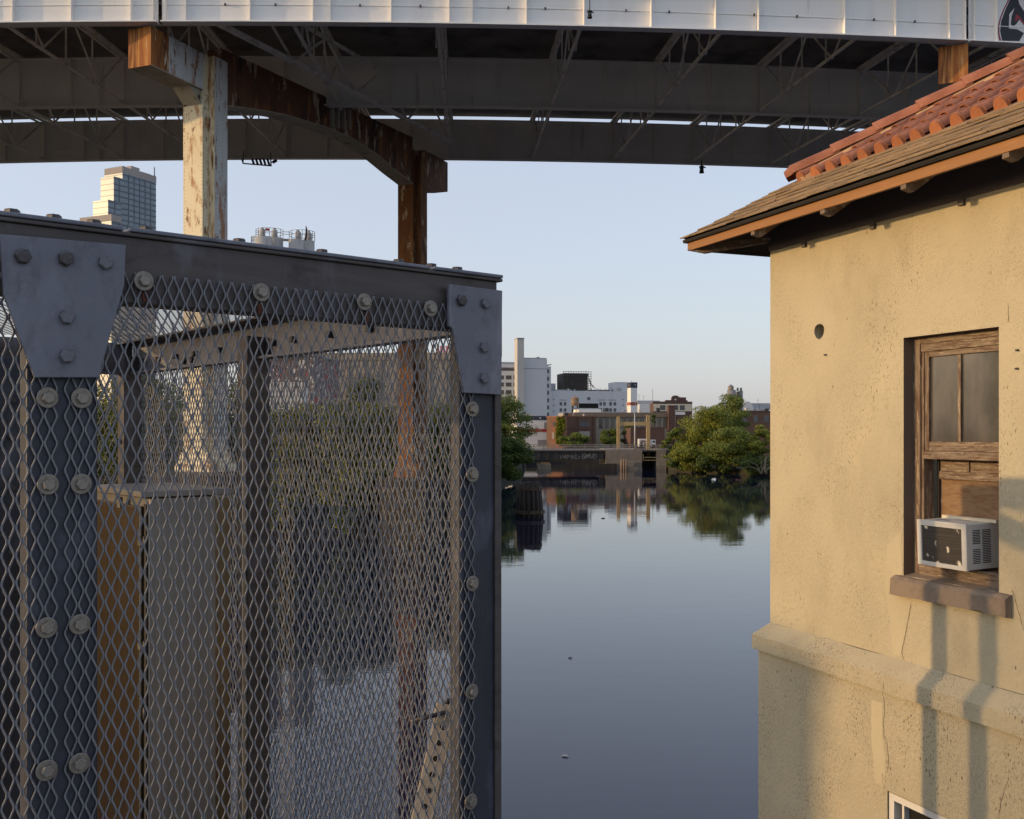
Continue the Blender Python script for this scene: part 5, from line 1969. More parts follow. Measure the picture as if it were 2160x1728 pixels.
mb = MB(); mb.box(bx(1308, GZ) + .01, bx(1364, GZ) - .01, GZ + 0.1, GZ + 0.6, bz(898, GZ), bz(890, GZ)); mb.build('cross_beam', M['tanframe'], t)


# ------------------------------------------------------------------ buildings
class Bld:
    """box building: corner nearest the camera at photograph column px0 and distance d, front running at angle a"""

    def __init__(s, name, label, cat, px0, px1, d, a, depth, m, ytop, ybase=None, z0=None, group=None):
        s.a = math.radians(a)
        s.U = V(math.cos(s.a), math.sin(s.a)); s.Vd = V(-math.sin(s.a), math.cos(s.a))
        s.P = V((px0 - CX) / F * d, d)
        s.d = d
        s.w = s.tx(px1)
        s.depth = depth
        s.z0 = z0 if z0 is not None else (CAM_Z + (HY - ybase) / F * d if ybase else 2.0)
        s.z1 = CAM_Z + (HY - ytop) / F * d
        c = s.P + s.U * s.w / 2
        s.o = thing(name, (c.x, c.y, s.z0), label, cat, group)
        s.box('wall', 0, s.w, 0, depth, s.z0, s.z1, m)

    def tx(s, px):
        u = (px - CX) / F
        return (u * s.P.y - s.P.x) / (s.U.x - u * s.U.y)

    def z(s, py, t=0.0):
        return CAM_Z + (HY - py) / F * (s.P.y + s.U.y * t)

    def pt(s, t, v, z):
        q = s.P + s.U * t + s.Vd * v
        return V(q.x, q.y, z)

    def box(s, name, t0, t1, v0, v1, z0, z1, m, parent=None):
        mb = MB()
        mb.cell(s.pt(t0, v0, z0), s.U * (t1 - t0), s.Vd * (v1 - v0), Z * (z1 - z0))
        return mb.build(name, m, parent or s.o)

    def win(s, x0, x1, y0, y1, glass=None, frm=None, name='window', proud=0.06):
        t0, t1 = s.tx(x0), s.tx(x1)
        z0, z1 = s.z(y1, t0), s.z(y0, t0)
        mb = MB()
        fw = min(0.22, (t1 - t0) * 0.12)
        w = s.box(name, t0, t1, -proud, 0.0, z0, z1, frm or M['fglass'])
        s.box('pane', t0 + fw, t1 - fw, -proud - 0.03, -proud - 0.001, z0 + fw, z1 - fw, glass or M['fglass'], w)
        return w

    def panel(s, name, x0, x1, y0, y1, m, proud=0.05):
        t0, t1 = s.tx(x0), s.tx(x1)
        return s.box(name, t0, t1, -proud, 0.0, s.z(y1, t0), s.z(y0, t0), m)

    def lpanel(s, name, v0, v1, z0, z1, m, proud=0.05):
        """panel on the left flank"""
        return s.box(name, -proud, 0.0, v0, v1, z0, z1, m)


# white medical-looking block with chimney stack and wings
D = 420.0
A = 12
b = Bld('white_office_block', 'tall white windowless block with a pale square stack beside it', 'building', 1104.5, 1154, D, A, 40, M['bwhite'], 757, z0=2.6)
b.box('stack', b.tx(1088), b.tx(1102), -3, 2.5, 2.6, b.z(716), M['bstack'])
b.box('stack_cap', b.tx(1087.4), b.tx(1102.6), -3.4, 2.9, b.z(716) + .01, b.z(714.5), M['bgrey'])
b.box('parapet', 0.2, b.w - 0.2, 0.3, 1.2, b.z1 + .01, b.z1 + 0.5, M['bgrey'])
b.box('string_course', 0.05, b.w - .05, -0.12, 0.0, b.z(778), b.z(776.5), M['bgrey'])
b.box('roof_unit', b.tx(1137), b.tx(1143), 4, 8, b.z1 + .01, b.z1 + 1.2, M['bgrey'])
b.box('window_bay', b.tx(1154) + .01, b.tx(1163.5), 1.0, 12, 2.6, b.z(772), M['bwhite'])
for y0 in (778, 794, 809, 824, 840, 855, 870):
    t0, t1 = b.tx(1154.6), b.tx(1159.5)
    w = b.box('window', t0, t1, 0.9, 1.0, b.z(y0 + 8), b.z(y0), M['fglass'])
    b.box('pane', t0 + .25, t1 - .25, 0.86, 0.899, b.z(y0 + 7.4), b.z(y0 + .6), M['fglass'], w)
mb = MB(); mb.cell(b.pt(b.tx(1154), 0.5, b.z(770)), b.U * 2.1 + Z * 0.25, b.Vd * 8, Z * 0.3); mb.build('canopy', M['bgrey'], b.o)
wg = Bld('white_office_wing', 'white office wing with rows of paired windows left of the square stack', 'building', 1040, 1089, D + 12, A, 30, M['bwhite'], 768, z0=2.6)
wg.panel('window_strip', 1042, 1088, 775, 782, M['fglass'])
wg.box('roof_rail', 0, wg.w, 1, 1.5, wg.z1 + .01, wg.z1 + 1.0, M['bgrey'])
for y0 in (792, 807, 823, 838, 853):
    for x0, x1 in ((1044, 1049), (1051, 1063), (1067, 1079), (1083, 1087)):
        wg.win(x0, x1, y0, y0 + 8.5)
lo = Bld('white_low_building', 'long white low building with a round window and dark loading band', 'building', 1158, 1327, D + 6, A, 40, M['bwhite'], 824, z0=2.6)
lo.box('roof_block', lo.tx(1178), lo.tx(1210), 3, 20, lo.z1 + .01, lo.z(821), M['bgrey'])
lo.box('roof_shed', lo.tx(1163.8), lo.tx(1187), 12, 22, lo.z1 + .01, lo.z(806), M['bwhite'])
lo.panel('dark_band', 1221, 1262, 851, 861, M['dark'])
for x in (1183, 1192, 1267, 1275, 1288, 1297):
    for y in (852, 865):
        lo.win(x - 2.6, x + 2.6, y - 3.6, y + 3.6)
for x in (1184, 1266, 1288):
    lo.panel('louvre', x - 4, x + 11, 843, 845, M['greypanel'])
for x in (1168, 1314):
    for y in (843, 855, 868):
        lo.panel('vent', x - 1.1, x + 1.1, y - 1.3, y + 1.3, M['fglass'])
mb = MB(); c = lo.pt(lo.tx(1242), -0.01, lo.z(841, lo.tx(1242)))
mb.tube([c, c - lo.Vd * 0.15], 0.72, 16); mb.build('round_window', M['fglass'], lo.o)
lo.box('stair_block', lo.tx(1301), lo.tx(1327), 2, 12, lo.z1 + .01, lo.z(804), M['bwhite'])
for k in range(4):
    lo.box('flue', lo.tx(1302 + k * 3), lo.tx(1303 + k * 3), 0.8, 1.5, lo.z1 + .01, lo.z(816), M['bstack'])
for k in range(14):
    x = 1250 + k * 3.6
    lo.box('roof_pipe', lo.tx(x), lo.tx(x + 0.8), 4, 4.5, lo.z1 + .01, lo.z(818 + (k % 3)), M['scaffold'])
lo.box('roof_pipework', lo.tx(1246), lo.tx(1300), 4.6, 5.2, lo.z(823.6), lo.z(821), M['scaffold'])
sc = Bld('scaffolded_tower', 'dark netted rooftop tower wrapped in scaffolding', 'tower', 1190, 1240, D + 12, A, 12, M['shroud'], 787, ybase=823.5)
for k in range(9):
    zz = sc.z0 + (sc.z1 - sc.z0 + 0.6) * k / 8
    sc.box('ledger', -0.6, sc.w + 1.4, -0.7, -0.55, zz - 0.09, zz + 0.09, M['scaffold'])
for k in range(12):
    t = -0.5 + (sc.w + 1.6) * k / 11
    sc.box('standard', t, t + 0.14, -0.85, -0.71, sc.z0, sc.z1 + random.uniform(0.2, 0.9), M['scaffold'])
for k in range(3):
    mb = MB(); mb.bar(sc.pt(sc.w - 0.2 + k * .5, -0.3, sc.z1 - k * 2), sc.pt(sc.w + 1.4 + k * .9, -0.3, sc.z0 + 1.0), 0.2, 0.2); mb.build('brace', M['scaffold'], sc.o)

# striped square tower
st = Bld('striped_tower', 'white square tower with navy top and red band', 'tower', 1330.5, 1344, 308.0, 14, 3.0, M['whitepanel'], 807, z0=2.6)
st.box('navy_top', -0.06, st.w + .06, -0.06, 3.06, st.z(818), st.z(806.5), M['navy'])
st.box('red_band', -0.06, st.w + .06, -0.06, 3.06, st.z(855), st.z(848.5), M['rustpanel'])
for y in (812, 852):
    mb = MB(); c = st.pt(st.tx(1340), -0.1, st.z(y)); r = 0.22
    pts = []
    for k in range(10):
        a = math.pi / 2 + k * math.pi / 5; rr = r if k % 2 == 0 else r * 0.42
        pts.append(c + st.U * math.cos(a) * rr + Z * math.sin(a) * rr)
    mb.prism(pts, st.Vd * 0.035); mb.build('star_emblem', M['graf_white'], st.o)
    mb = MB(); c = st.pt(-0.1, 1.5, st.z(y)); pts = []
    for k in range(10):
        a = math.pi / 2 + k * math.pi / 5; rr = r if k % 2 == 0 else r * 0.42
        pts.append(c + st.Vd * math.cos(a) * rr + Z * math.sin(a) * rr)
    mb.prism(pts, st.U * 0.035); mb.build('star_emblem', M['graf_white'], st.o)
mb = MB(); mb.tube([st.pt(0.5, 0.5, st.z1), st.pt(0.5, 0.5, st.z1 + .7)], 0.05, 5); mb.build('aerial', M['scaffold'], st.o)

# storage warehouse with navy, white and red bands
sg = Bld('banded_warehouse', 'white warehouse with navy fascia and red stripe behind the left tree', 'building', 1090, 1163, 262.0, 6, 30, M['whitepanel'], 878, z0=2.6)
sg.panel('navy_fascia', 1091, 1163, 877.5, 886, M['navy'], 0.12)
sg.panel('red_stripe', 1091, 1163, 905, 911, M['redpanel'], 0.10)
sg.panel('grey_sign', 1147.5, 1161, 891, 904, M['greypanel'], 0.10)
sg.panel('shutter', 1134, 1163, 928, 940, M['greypanel'], 0.08)
for x, y, r in ((1139.5, 882, 0.30), (1139.5, 907.7, 0.2), (1155, 907.7, 0.2)):
    mb = MB(); c = sg.pt(sg.tx(x), -0.16, sg.z(y)); pts = []
    for k in range(10):
        a = math.pi / 2 + k * math.pi / 5; rr = r if k % 2 == 0 else r * 0.42
        pts.append(c + sg.U * math.cos(a) * rr + Z * math.sin(a) * rr)
    mb.prism(pts, sg.Vd * 0.03); mb.build('star_emblem', M['graf_white'], sg.o)
sg.box('roof_hut', sg.tx(1116), sg.tx(1131), 4, 9, sg.z1 + .01, sg.z(874), M['bconc2'])

# brick building with vines
br = Bld('vine_brick_building', 'two storey red brick building with yellow green vines on its lit flank', 'building', 1187, 1257, 252.0, 24, 9, M['bbrick'], 879, z0=2.6)
br.box('parapet_cap', -0.1, br.w + .1, -0.1, 9.1, br.z1 + .005, br.z1 + 0.2, M['bbrick3'])
br.win(1222, 1243, 890, 900.5)
for k in range(1, 4):
    br.panel('glazing_bar', 1222 + k * 5.2 - .3, 1222 + k * 5.2 + .3, 890, 900.5, M['scaffold'], 0.12)
br.panel('boarded_opening', 1222, 1244, 910, 921, M['bconc2'], 0.06)
lf = Bld('brick_flank', 'orange lit brick flank left of the vines', 'building', 1163, 1187, 250.5, -22, 6, M['bbrick3'], 880, z0=2.6)  # sunlit tone of this face painted in with the oranger brick
lf.win(1166, 1171, 890, 899)
lf.panel('side_door', 1165, 1169.5, 912, 926, M['bconc2'], 0.06)
# long concrete-and-glass factory strip
fs = Bld('glazed_factory', 'long low factory with a brown fascia and dusty glazing', 'building', 1257, 1425, 262.0, 6, 14, M['bconc'], 870, z0=2.6)
fs.panel('fascia_band', 1210, 1410, 870, 879.5, M['broof'], 0.5)
for k in range(12):
    x = 1262 + k * 12.3
    if x < 1398: fs.win(x, x + 11.2, 881, 905, M['oldglass'], M['bconc'], proud=0.05)
fs.box('chimney', fs.tx(1408), fs.tx(1421), -1.2, 0.8, 2.6, fs.z(857), M['bbrick2'])
fs.box('chimney_cap', fs.tx(1407.4), fs.tx(1421.6), -1.35, 0.95, fs.z(857) + .01, fs.z(855.4), M['bbrick'])
rb_ = Bld('rooftop_store', 'cream roofed store with an orange wall behind the brick building', 'building', 1192, 1260, 268.0, 8, 10, M['bconc2'], 871, z0=2.6)
rb_.panel('orange_wall', 1192, 1206, 872, 878, M['bbrick3'], 0.1)
rb_.box('white_roof', rb_.tx(1222), rb_.tx(1270), 1, 8, rb_.z1 + .01, rb_.z(863), M['whitepanel'])
lb = Bld('low_brick_wall_building', 'dark red low brick building behind the white truck', 'building', 1330, 1402, 236.0, 5, 8, M['bbrick2'], 903, z0=2.6)
lb.box('coping', 0, lb.w, -0.1, 0.6, lb.z1 + .005, lb.z1 + 0.22, M['bbrick'])

# rooftop water tank
def tank(px, ytop, ybase, ylegs, w, d, m, mr, label, legs=True):
    c = at(px, ylegs, d)
    s = d / F
    t = thing('water_tank', c, label, 'water tank')
    r = w / 2 * s
    z1, z0 = CAM_Z + (HY - ytop) * s, CAM_Z + (HY - ybase) * s
    zt = z1 + 0.0
    mb = MB(); mb.tube([V(c.x, c.y, z0), V(c.x, c.y, zt)], [r * 1.02, r * 0.97], 18); mb.build('barrel', m, t)
    mb = MB(); mb.tube([V(c.x, c.y, zt + .01), V(c.x, c.y, zt + 5.0 * s)], [r * 1.08, 0.05], 18, smooth=False); mb.build('cone_roof', mr, t)
    for k in range(5):
        zz = z0 + (zt - z0) * (k + .5) / 5
        mb = MB(); mb.tube([V(c.x, c.y, zz - 0.04), V(c.x, c.y, zz + .04)], [r * 1.035, r * 1.03], 18, caps=False); mb.build('hoop', M['scaffold'], t)
    if legs:
        for a in range(4):
            q = V(math.cos(a * 1.57 + .6) * r * .9, math.sin(a * 1.57 + .6) * r * .9)
            mb = MB(); mb.tube([V(c.x + q.x * 1.1, c.y + q.y * 1.1, c.z), V(c.x + q.x, c.y + q.y, z0)], 0.14, 6); mb.build('leg', M['scaffold'], t)
        for a in range(4):
            q = V(math.cos(a * 1.57 + .6), math.sin(a * 1.57 + .6)) * r * .95; q2 = V(math.cos(a * 1.57 + 2.17), math.sin(a * 1.57 + 2.17)) * r * .95
            mb = MB(); mb.bar(V(c.x + q.x, c.y + q.y, c.z + .3), V(c.x + q2.x, c.y + q2.y, z0 - .2), 0.1, 0.1); mb.build('brace', M['scaffold'], t)
tank(1213, 841, 856, 871, 16.5, 272.0, M['tankwood'], M['tankroof'], 'wooden rooftop water tank with a cone roof on legs')

# gabled factory with cream windows
gf = Bld('gabled_factory', 'brick factory front with stepped gable and cream window bays', 'building', 1378, 1460, 330.0, 8, 4, M['bbrick2'], 851, z0=2.6)
gf.box('brick_parapet', -0.1, gf.w, -0.15, 1.0, gf.z1 + .01, gf.z(847), M['bbrick2'])
gf.box('gable', gf.tx(1404), gf.tx(1450), -0.14, 0.9, gf.z(847) + .01, gf.z(844), M['bbrick2'])
gf.box('gable_step', gf.tx(1417), gf.tx(1447), -0.14, 0.9, gf.z(844) + .01, gf.z(838), M['bbrick2'])
mb = MB(); c = gf.pt(gf.tx(1425), -0.13, gf.z(838) + .005)
mb.prism([c + gf.U * math.cos(math.pi * k / 12) * 1.1 + Z * math.sin(math.pi * k / 12) * 0.6 for k in range(13)], gf.Vd * 0.9); mb.build('gable_crest', M['bbrick2'], gf.o)
mb = MB(); c = gf.pt(gf.tx(1424.5), -0.2, gf.z(843)); mb.prism([c + gf.U * .32, c + Z * .32, c - gf.U * .32, c - Z * .32], gf.Vd * 0.05); mb.build('diamond_panel', M['whitepanel'], gf.o)
gf.panel('cream_band', 1378.5, 1459, 852, 867.5, M['bcream'], 0.08)
gf.panel('white_band', 1421, 1445, 869, 875, M['whitepanel'], 0.08)
for x0, x1 in ((1392, 1403), (1408, 1416), (1420, 1430), (1434, 1444)):
    gf.win(x0, x1, 855, 865, proud=0.16)
mb = MB(); c = gf.pt(gf.tx(1380.5), 2, 0); mb.tube([V(c.x, c.y, gf.z(847)), V(c.x, c.y, gf.z(820))], 0.06, 5); mb.build('aerial', M['scaffold'], gf.o)
g2 = Bld('grey_long_shed', 'pale grey long shed between the striped tower and the gabled factory', 'building', 1345, 1392, 380.0, 6, 20, M['bgrey'], 845, z0=2.6)
g2.box('lower_roof', 0, g2.w, -3, -0.01, 2.6, g2.z(853), M['bwhite'])
# grey silos on the right
def silo(px0, px1, ytop, d, m, parent, z0=2.6, cap=None):
    s = d / F
    c = at((px0 + px1) / 2, ytop, d)
    r = (px1 - px0) / 2 * s
    mb = MB(); mb.tube([V(c.x, c.y, z0), V(c.x, c.y, c.z)], [r, r], 20); o = mb.build('silo', m, parent)
    return c, r
t = thing('grey_silo_group', at(1552, 870, 300.0), 'cluster of dark grey silos with a lantern cap behind the trees', 'silo')
for px0, px1, yt, dd in ((1534, 1552, 823, 300), (1552, 1561, 826, 302), (1559.5, 1567, 824, 301)):
    silo(px0, px1, yt, dd, M['silogrey'], t)
c = at(1541.5, 823, 300)
mb = MB(); mb.tube([c, V(c.x, c.y, c.z + 0.9)], [0.85, 0.85], 14); mb.build('lantern_drum', M['bconc'], t)
mb = MB(); mb.tube([V(c.x, c.y, c.z + .91), V(c.x, c.y, c.z + 1.7)], [1.0, 0.06], 14, smooth=False); mb.build('lantern_cap', M['silogrey'], t)
for x in (1556, 1563):
    c = at(x, 822, 301)
    mb = MB(); mb.tube([V(c.x, c.y, c.z - .4), V(c.x, c.y, c.z + 0.55)], 0.32, 8); mb.build('filter', M['silogrey'], t)
vr = Bld('vaulted_hall', 'pale hall with a rounded roof on the right skyline', 'building', 1567, 1622, 340.0, 4, 20, M['bwhite'], 862, z0=2.6)
mb = MB(); c = vr.pt(vr.tx(1577), -0.2, vr.z(866)); mb.prism([c + vr.U * math.cos(math.pi * k / 14) * 2.0 + Z * math.sin(math.pi * k / 14) * 3.0 for k in range(15)], vr.Vd * 14); mb.build('barrel_roof', M['bwhite'], vr.o)
vr.box('rear_hall', vr.tx(1590), vr.tx(1660), 3, 18, vr.z1 + .01, vr.z(850), M['bgrey'])
vr.panel('window_band', 1572, 1622, 862.5, 868, M['greypanel'])
rbk = Bld('red_brick_mill', 'long red brick mill with tall windows right of the big tree', 'building', 1555, 1680, 232.0, 6, 16, M['bbrick'], 868.5, z0=0.9)
for x in (1594.5, 1616.5, 1638, 1571):
    rbk.win(x - 5, x + 5, 876, 891)
rbk.box('parapet_cap', 0, rbk.w, -0.12, 0.5, rbk.z1 + .005, rbk.z1 + .2, M['bbrick2'])

# delivery truck parked behind the bridge rail
tk = thing('box_truck', at(1362, 948, 204.0), 'small white graffiti scrawled box truck behind the bridge railing', 'truck')
def tb(name, x0, x1, y0, y1, d0, d1, m):
    mb = MB(); mb.box(bx(x0, 204), bx(x1, 204), 204 + d0, 204 + d1, bz(y1, 204), bz(y0, 204)); return mb.build(name, m, tk, bevel=0.03)
tb('cargo_box', 1348, 1372, 926, 943, 0, 2.3, M['truckwhite'])
tb('cab', 1372.3, 1383, 928, 943, 0.1, 2.2, M['truckwhite'])
tb('side_window', 1377, 1381.5, 929.5, 934, 0.06, 0.098, M['fglass'])
tb('graffiti_patch', 1350, 1362, 929, 941, -0.02, -0.001, M['graf_mix'])
for x in (1353, 1379):
    mb = MB(); mb.tube([V(bx(x, 204), 204 - 0.02, bz(943, 204)), V(bx(x, 204), 204.3, bz(943, 204))], 0.42, 14, smooth=False); mb.build('wheel', M['tyre'], tk)

# wild hedge filling the back of the left bank
for px, d, yt, w, lm, lab in ((110, 96, 770, 300, 'leaf_c', 'tall dark thicket at the far left of the bank'),
                              (400, 97, 800, 260, 'leaf_b', 'thicket behind the tall lit column'),
                              (640, 98, 850, 260, 'leaf_a', 'sunlit thicket in front of the graffiti shed'),
                              (860, 99, 862, 220, 'leaf_b', 'thicket in front of the beige warehouse')):
    PENDING.append((px, d, yt, w, lm, lab))
# left bank, seen through the cage -----------------------------------------
wh = Bld('beige_warehouse', 'long beige concrete warehouse seen through the mesh', 'building', 648, 958, 122.0, -3, 26, M['bconc2'], 746, z0=2.6)
wh.box('parapet', -0.1, wh.w + .1, -0.15, 0.6, wh.z1 - 0.8, wh.z1 + 0.05, M['bconc'])
for k in range(9):
    t_ = wh.w * (k + 0.5) / 9
    wh.box('pilaster', t_ - 0.12, t_ + 0.12, -0.1, 0.0, 2.6, wh.z1 - 0.81, M['bconc'])
sw = Bld('white_gable_house', 'sunlit white house with dark windows at the warehouse end', 'building', 953, 978, 128.0, 38, 8, M['whitepanel'], 757, z0=2.6)
for y in (785, 815, 845):
    sw.win(962, 966, y, y + 10)
gw = Bld('graffiti_shed', 'low shed covered with red and black graffiti beyond the mesh', 'building', 560, 662, 108.0, -6, 10, M['graf_mix'], 752, z0=2.6)
gw.box('roof_slab', -0.2, gw.w + .2, -0.3, 10, gw.z1 + .01, gw.z1 + .25, M['greypanel'])
ps = thing('rooftop_sign', at(935, 746, 126), 'pink lettered rooftop sign frame on the warehouse roof', 'sign')
for k in range(6):
    mb = MB(); c = at(922 + k * 6, 744, 126); mb.box(c.x, c.x + 0.25, c.y, c.y + .1, c.z - .1, c.z + 0.8); mb.build('letter', M['pinksign'], ps)
mb = MB(); c0, c1 = at(919, 742, 126.2), at(960, 742, 126.2); mb.bar(c0, c1, 0.06, 0.06); mb.bar(c0 + Z * .7, c1 + Z * .7, 0.06, 0.06); mb.build('frame', M['railsteel'], ps)
tr = thing('parked_lorry', at(590, 840, 96), 'white lorry parked on the left bank behind the bushes', 'truck')
def tl(name, x0, x1, y0, y1, d0, d1, m):
    d = 96.0
    mb = MB(); mb.box((x0 - CX) / F * d, (x1 - CX) / F * d, d + d0, d + d1, CAM_Z + (HY - y1) / F * d, CAM_Z + (HY - y0) / F * d); return mb.build(name, m, tr, bevel=0.05)
tl('cargo_box', 566, 640, 806, 880, 0, 2.4, M['truckwhite'])
tl('cab', 546, 565, 822, 880, 0.1, 2.3, M['truckwhite'])
tl('window', 549, 560, 828, 845, 0.03, 0.098, M['fglass'])
for x in (556, 615):
    mb = MB(); c = at(x, 886, 96); mb.tube([c - V(0, .05, 0), c + V(0, .4, 0)], 0.5, 14, smooth=False); mb.build('wheel', M['tyre'], tr)

# silos above the cage
sl = thing('cement_silo_pair', at(596, 540, 150.0), 'pair of white cement silo clusters with rooftop railings above the cage', 'silo')
s = 150.0 / F
for px0, px1, yt, dd in ((538, 573, 501, 150), (561, 597, 503, 153), (609, 640, 506.5, 152), (627, 663.5, 509, 155)):
    silo(px0, px1, yt, dd, M['silo'], sl)
for px, yb, yt, w, dd in ((553.5, 502, 480, 12, 150), (579, 504, 481, 12.5, 153), (629, 508, 485, 12, 152), (652, 510, 487, 10, 155)):
    c = at(px, yb, dd)
    h = (yb - yt) * dd / F
    r = w / 2 * dd / F
    mb = MB(); mb.tube([c, c + Z * h * .78, c + Z * h * .88], [r, r, r * .55], 14); mb.tube([c + Z * h * .88, c + Z * h], [r * .42, r * .42], 8); mb.build('dust_filter', M['silo'], sl)
mb = MB(); c = at(565, 484, 150); mb.bar(c - V(1.2 * .3, 0, 0), c + V(.25, 0, -.05), 0.25, 0.3); mb.build('blower', M['redpanel'], sl)
mb = MB(); mb.bar(at(602, 507.5, 153), at(602, 507.5, 153) + V(0.01, 0, 0.01), 0.01, 0.01)
for y in (489, 494, 504):
    mb.bar(at(596, y, 152), at(611, y + .5, 152), 0.07, 0.07)
mb.bar(at(596, 506.5, 152), at(611, 507.5, 152), 0.5, 0.22)
mb.build('catwalk', M['railsteel'], sl)
def ringrail(px0, px1, yb, yt, dd, parent):
    c = at((px0 + px1) / 2, yb, dd); r = (px1 - px0) / 2 * dd / F; h = (yb - yt) * dd / F
    mb = MB()
    n = 14
    for k in range(n):
        a, a2 = 2 * math.pi * k / n, 2 * math.pi * (k + 1) / n
        p, p2 = c + V(math.cos(a) * r, math.sin(a) * r), c + V(math.cos(a2) * r, math.sin(a2) * r)
        mb.bar(p, p + Z * h, 0.06, 0.06)
        for f in (0.55, 1.0):
            mb.bar(p + Z * h * f, p2 + Z * h * f, 0.055, 0.055)
    mb.build('guard_rail', M['railsteel'], parent)
ringrail(540, 597, 503, 486, 151.5, sl)
ringrail(610, 664, 508, 490, 153.5, sl)
ringrail(530, 545, 515, 500, 151, sl)
mb = MB(); mb.tube([at(644, 507, 150), at(646, 495, 150), at(646.5, 484, 150), at(645.5, 477, 150)], [0.17, 0.17, 0.14, 0.05], 8); mb.build('bent_flue', M['scaffold'], sl)
for x in (562, 581, 631, 651):
    mb = MB(); p = at(x, 503, 148.8); mb.bar(p, p - Z * 0.9, 0.09, 0.06); mb.build('ladder_strap', M['railsteel'], sl)

# glass tower, corner towards the camera
TD = 650.0
twr = thing('glass_tower', at(259, 490, TD), 'tall stepped blue glass tower with tan crown in the far distance', 'tower')
TU = V(0.43, 0.903); TV = V(-0.903, 0.43)
class Tier:
    def __init__(s, pxc, d):
        s.P = V((pxc - CX) / F * d, d); s.d = d
    def tu(s, px):
        u = (px - CX) / F; return (u * s.P.y - s.P.x) / (TU.x - u * TU.y)
    def tv(s, px):
        u = (px - CX) / F; return (u * s.P.y - s.P.x) / (TV.x - u * TV.y)
    def z(s, py): return CAM_Z + (HY - py) / F * s.d
    def box(s, name, u0, u1, v0, v1, z0, z1, m):
        mb = MB(); q = s.P + TU * u0 + TV * v0
        mb.cell(V(q.x, q.y, z0), TU * (u1 - u0), TV * (v1 - v0), Z * (z1 - z0)); return mb.build(name, m, twr)
    def faces(s, px_r, px_l, ytop, nfl, nbay, lit, glass, fl_h=3.6):
        w, dp = s.tu(px_r), s.tv(px_l)
        z1 = s.z(ytop); z0 = 2.6
        s.box('tier', 0, w, 0, dp, z0, z1, glass)
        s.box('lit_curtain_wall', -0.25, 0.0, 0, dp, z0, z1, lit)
        mb = MB(); ml = MB(); zz = z1 - 1.0
        while zz > 60:
            q = s.P - TV * 0.2
            mb.cell(V(q.x, q.y, zz - 0.35), TU * w, TV * 0.2, Z * 0.7)
            q = s.P - TU * 0.4
            ml.cell(V(q.x, q.y, zz - 0.1), TU * 0.15, TV * dp, Z * 0.2)
            zz -= fl_h
        for k in range(1, nbay):
            q = s.P + TU * (w * k / nbay - .2) - TV * 0.22
            mb.cell(V(q.x, q.y, 60), TU * 0.4, TV * 0.22, Z * (z1 - 60))
        mb.build('mullion_grid', M['tmull'], twr)
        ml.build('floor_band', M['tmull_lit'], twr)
        return w, dp, z1
m0 = Tier(259, TD)
w, dp, z1 = m0.faces(329, 221, 365, 20, 6, M['tglass_lit'], M['tglass'])
m0.box('crown', -0.3, w + .3, 0, dp, z1 + .01, m0.z(351), M['tcrown'])
m0.box('roof_hut', w * .35, w * .6, 3, 8, m0.z(351) + .01, m0.z(341), M['tcrown'])
m0.box('plant_screen', w * .62, w * .95, 3, 7, m0.z(351) + .01, m0.z(347), M['shroud'])
for k in range(4):
    m0.box('roof_fan', 2, 4, 2 + k * 3, 3.6 + k * 3, m0.z(351) + .01, m0.z(347.5), M['bgrey'])
mb = MB(); q = m0.P + TU * w * .95; mb.tube([V(q.x, q.y, m0.z(352)), V(q.x, q.y, m0.z(332))], 0.35, 5); mb.build('mast', M['tmull'], twr)
m1 = Tier(240.5, TD - 8); m1.faces(262, 213, 372, 12, 2, M['tglass_lit'], M['tglass'])
m2 = Tier(228.5, TD - 14); m2.faces(256, 197, 421, 8, 2, M['tglass_lit'], M['tglass'])
m3 = Tier(235.5, TD - 22); w3, d3, z3 = m3.faces(285, 170, 466, 6, 3, M['tglass_lit'], M['tglass'])
m3.box('terrace_band', -0.5, w3 * .4, -.3, d3 + .3, m3.z(466) + .01, m3.z(452), M['tcrown'])


# ------------------------------------------------------------------ vegetation
def crown_mesh(name, clumps, n, size, m, parent, seed):
    rg = np.random.default_rng(seed)
    cl = np.array([(c[0], c[1], c[2], c[3], c[4], c[5]) for c in clumps])
    w = cl[:, 3] * cl[:, 4] * cl[:, 5]; w = w / w.sum()
    idx = rg.choice(len(cl), n, p=w)
    dirs = rg.normal(0, 1, (n, 3)); dirs /= np.linalg.norm(dirs, axis=1)[:, None]
    rad = rg.uniform(0.35, 1.0, n) ** 0.6 * rg.uniform(0.85, 1.12, n)
    pos = cl[idx, :3] + dirs * rad[:, None] * cl[idx, 3:6]
    # leaf planes: lean outwards and a little upwards
    nr = dirs * 0.7 + rg.normal(0, 0.6, (n, 3)) + np.array([0, 0, 0.35])
    nr /= np.linalg.norm(nr, axis=1)[:, None]
    ref = rg.normal(0, 1, (n, 3))
    a = np.cross(nr, ref); a /= np.linalg.norm(a, axis=1)[:, None]
    b = np.cross(nr, a)
    sz = size * rg.uniform(0.55, 1.35, n)[:, None]
    org = np.array(ORG[parent][:])
    p = pos - org
    v = np.stack([p - a * sz * 0.5, p + b * sz * 0.32 + nr * sz * .08, p + a * sz * 0.5, p - b * sz * 0.32 + nr * sz * .08], 1).reshape(-1, 3)
    me = bpy.data.meshes.new(name)
    me.vertices.add(len(v)); me.vertices.foreach_set('co', v.astype(np.float32).ravel())
    me.loops.add(n * 4); me.loops.foreach_set('vertex_index', np.arange(n * 4, dtype=np.int32))
    me.polygons.add(n); me.polygons.foreach_set('loop_start', np.arange(n, dtype=np.int32) * 4)
    me.update(calc_edges=True)
    me.materials.append(m)
    o = bpy.data.objects.new(name, me)
    scene.collection.objects.link(o)
    o.parent = parent
    ORG[o] = ORG[parent].copy()
    return o


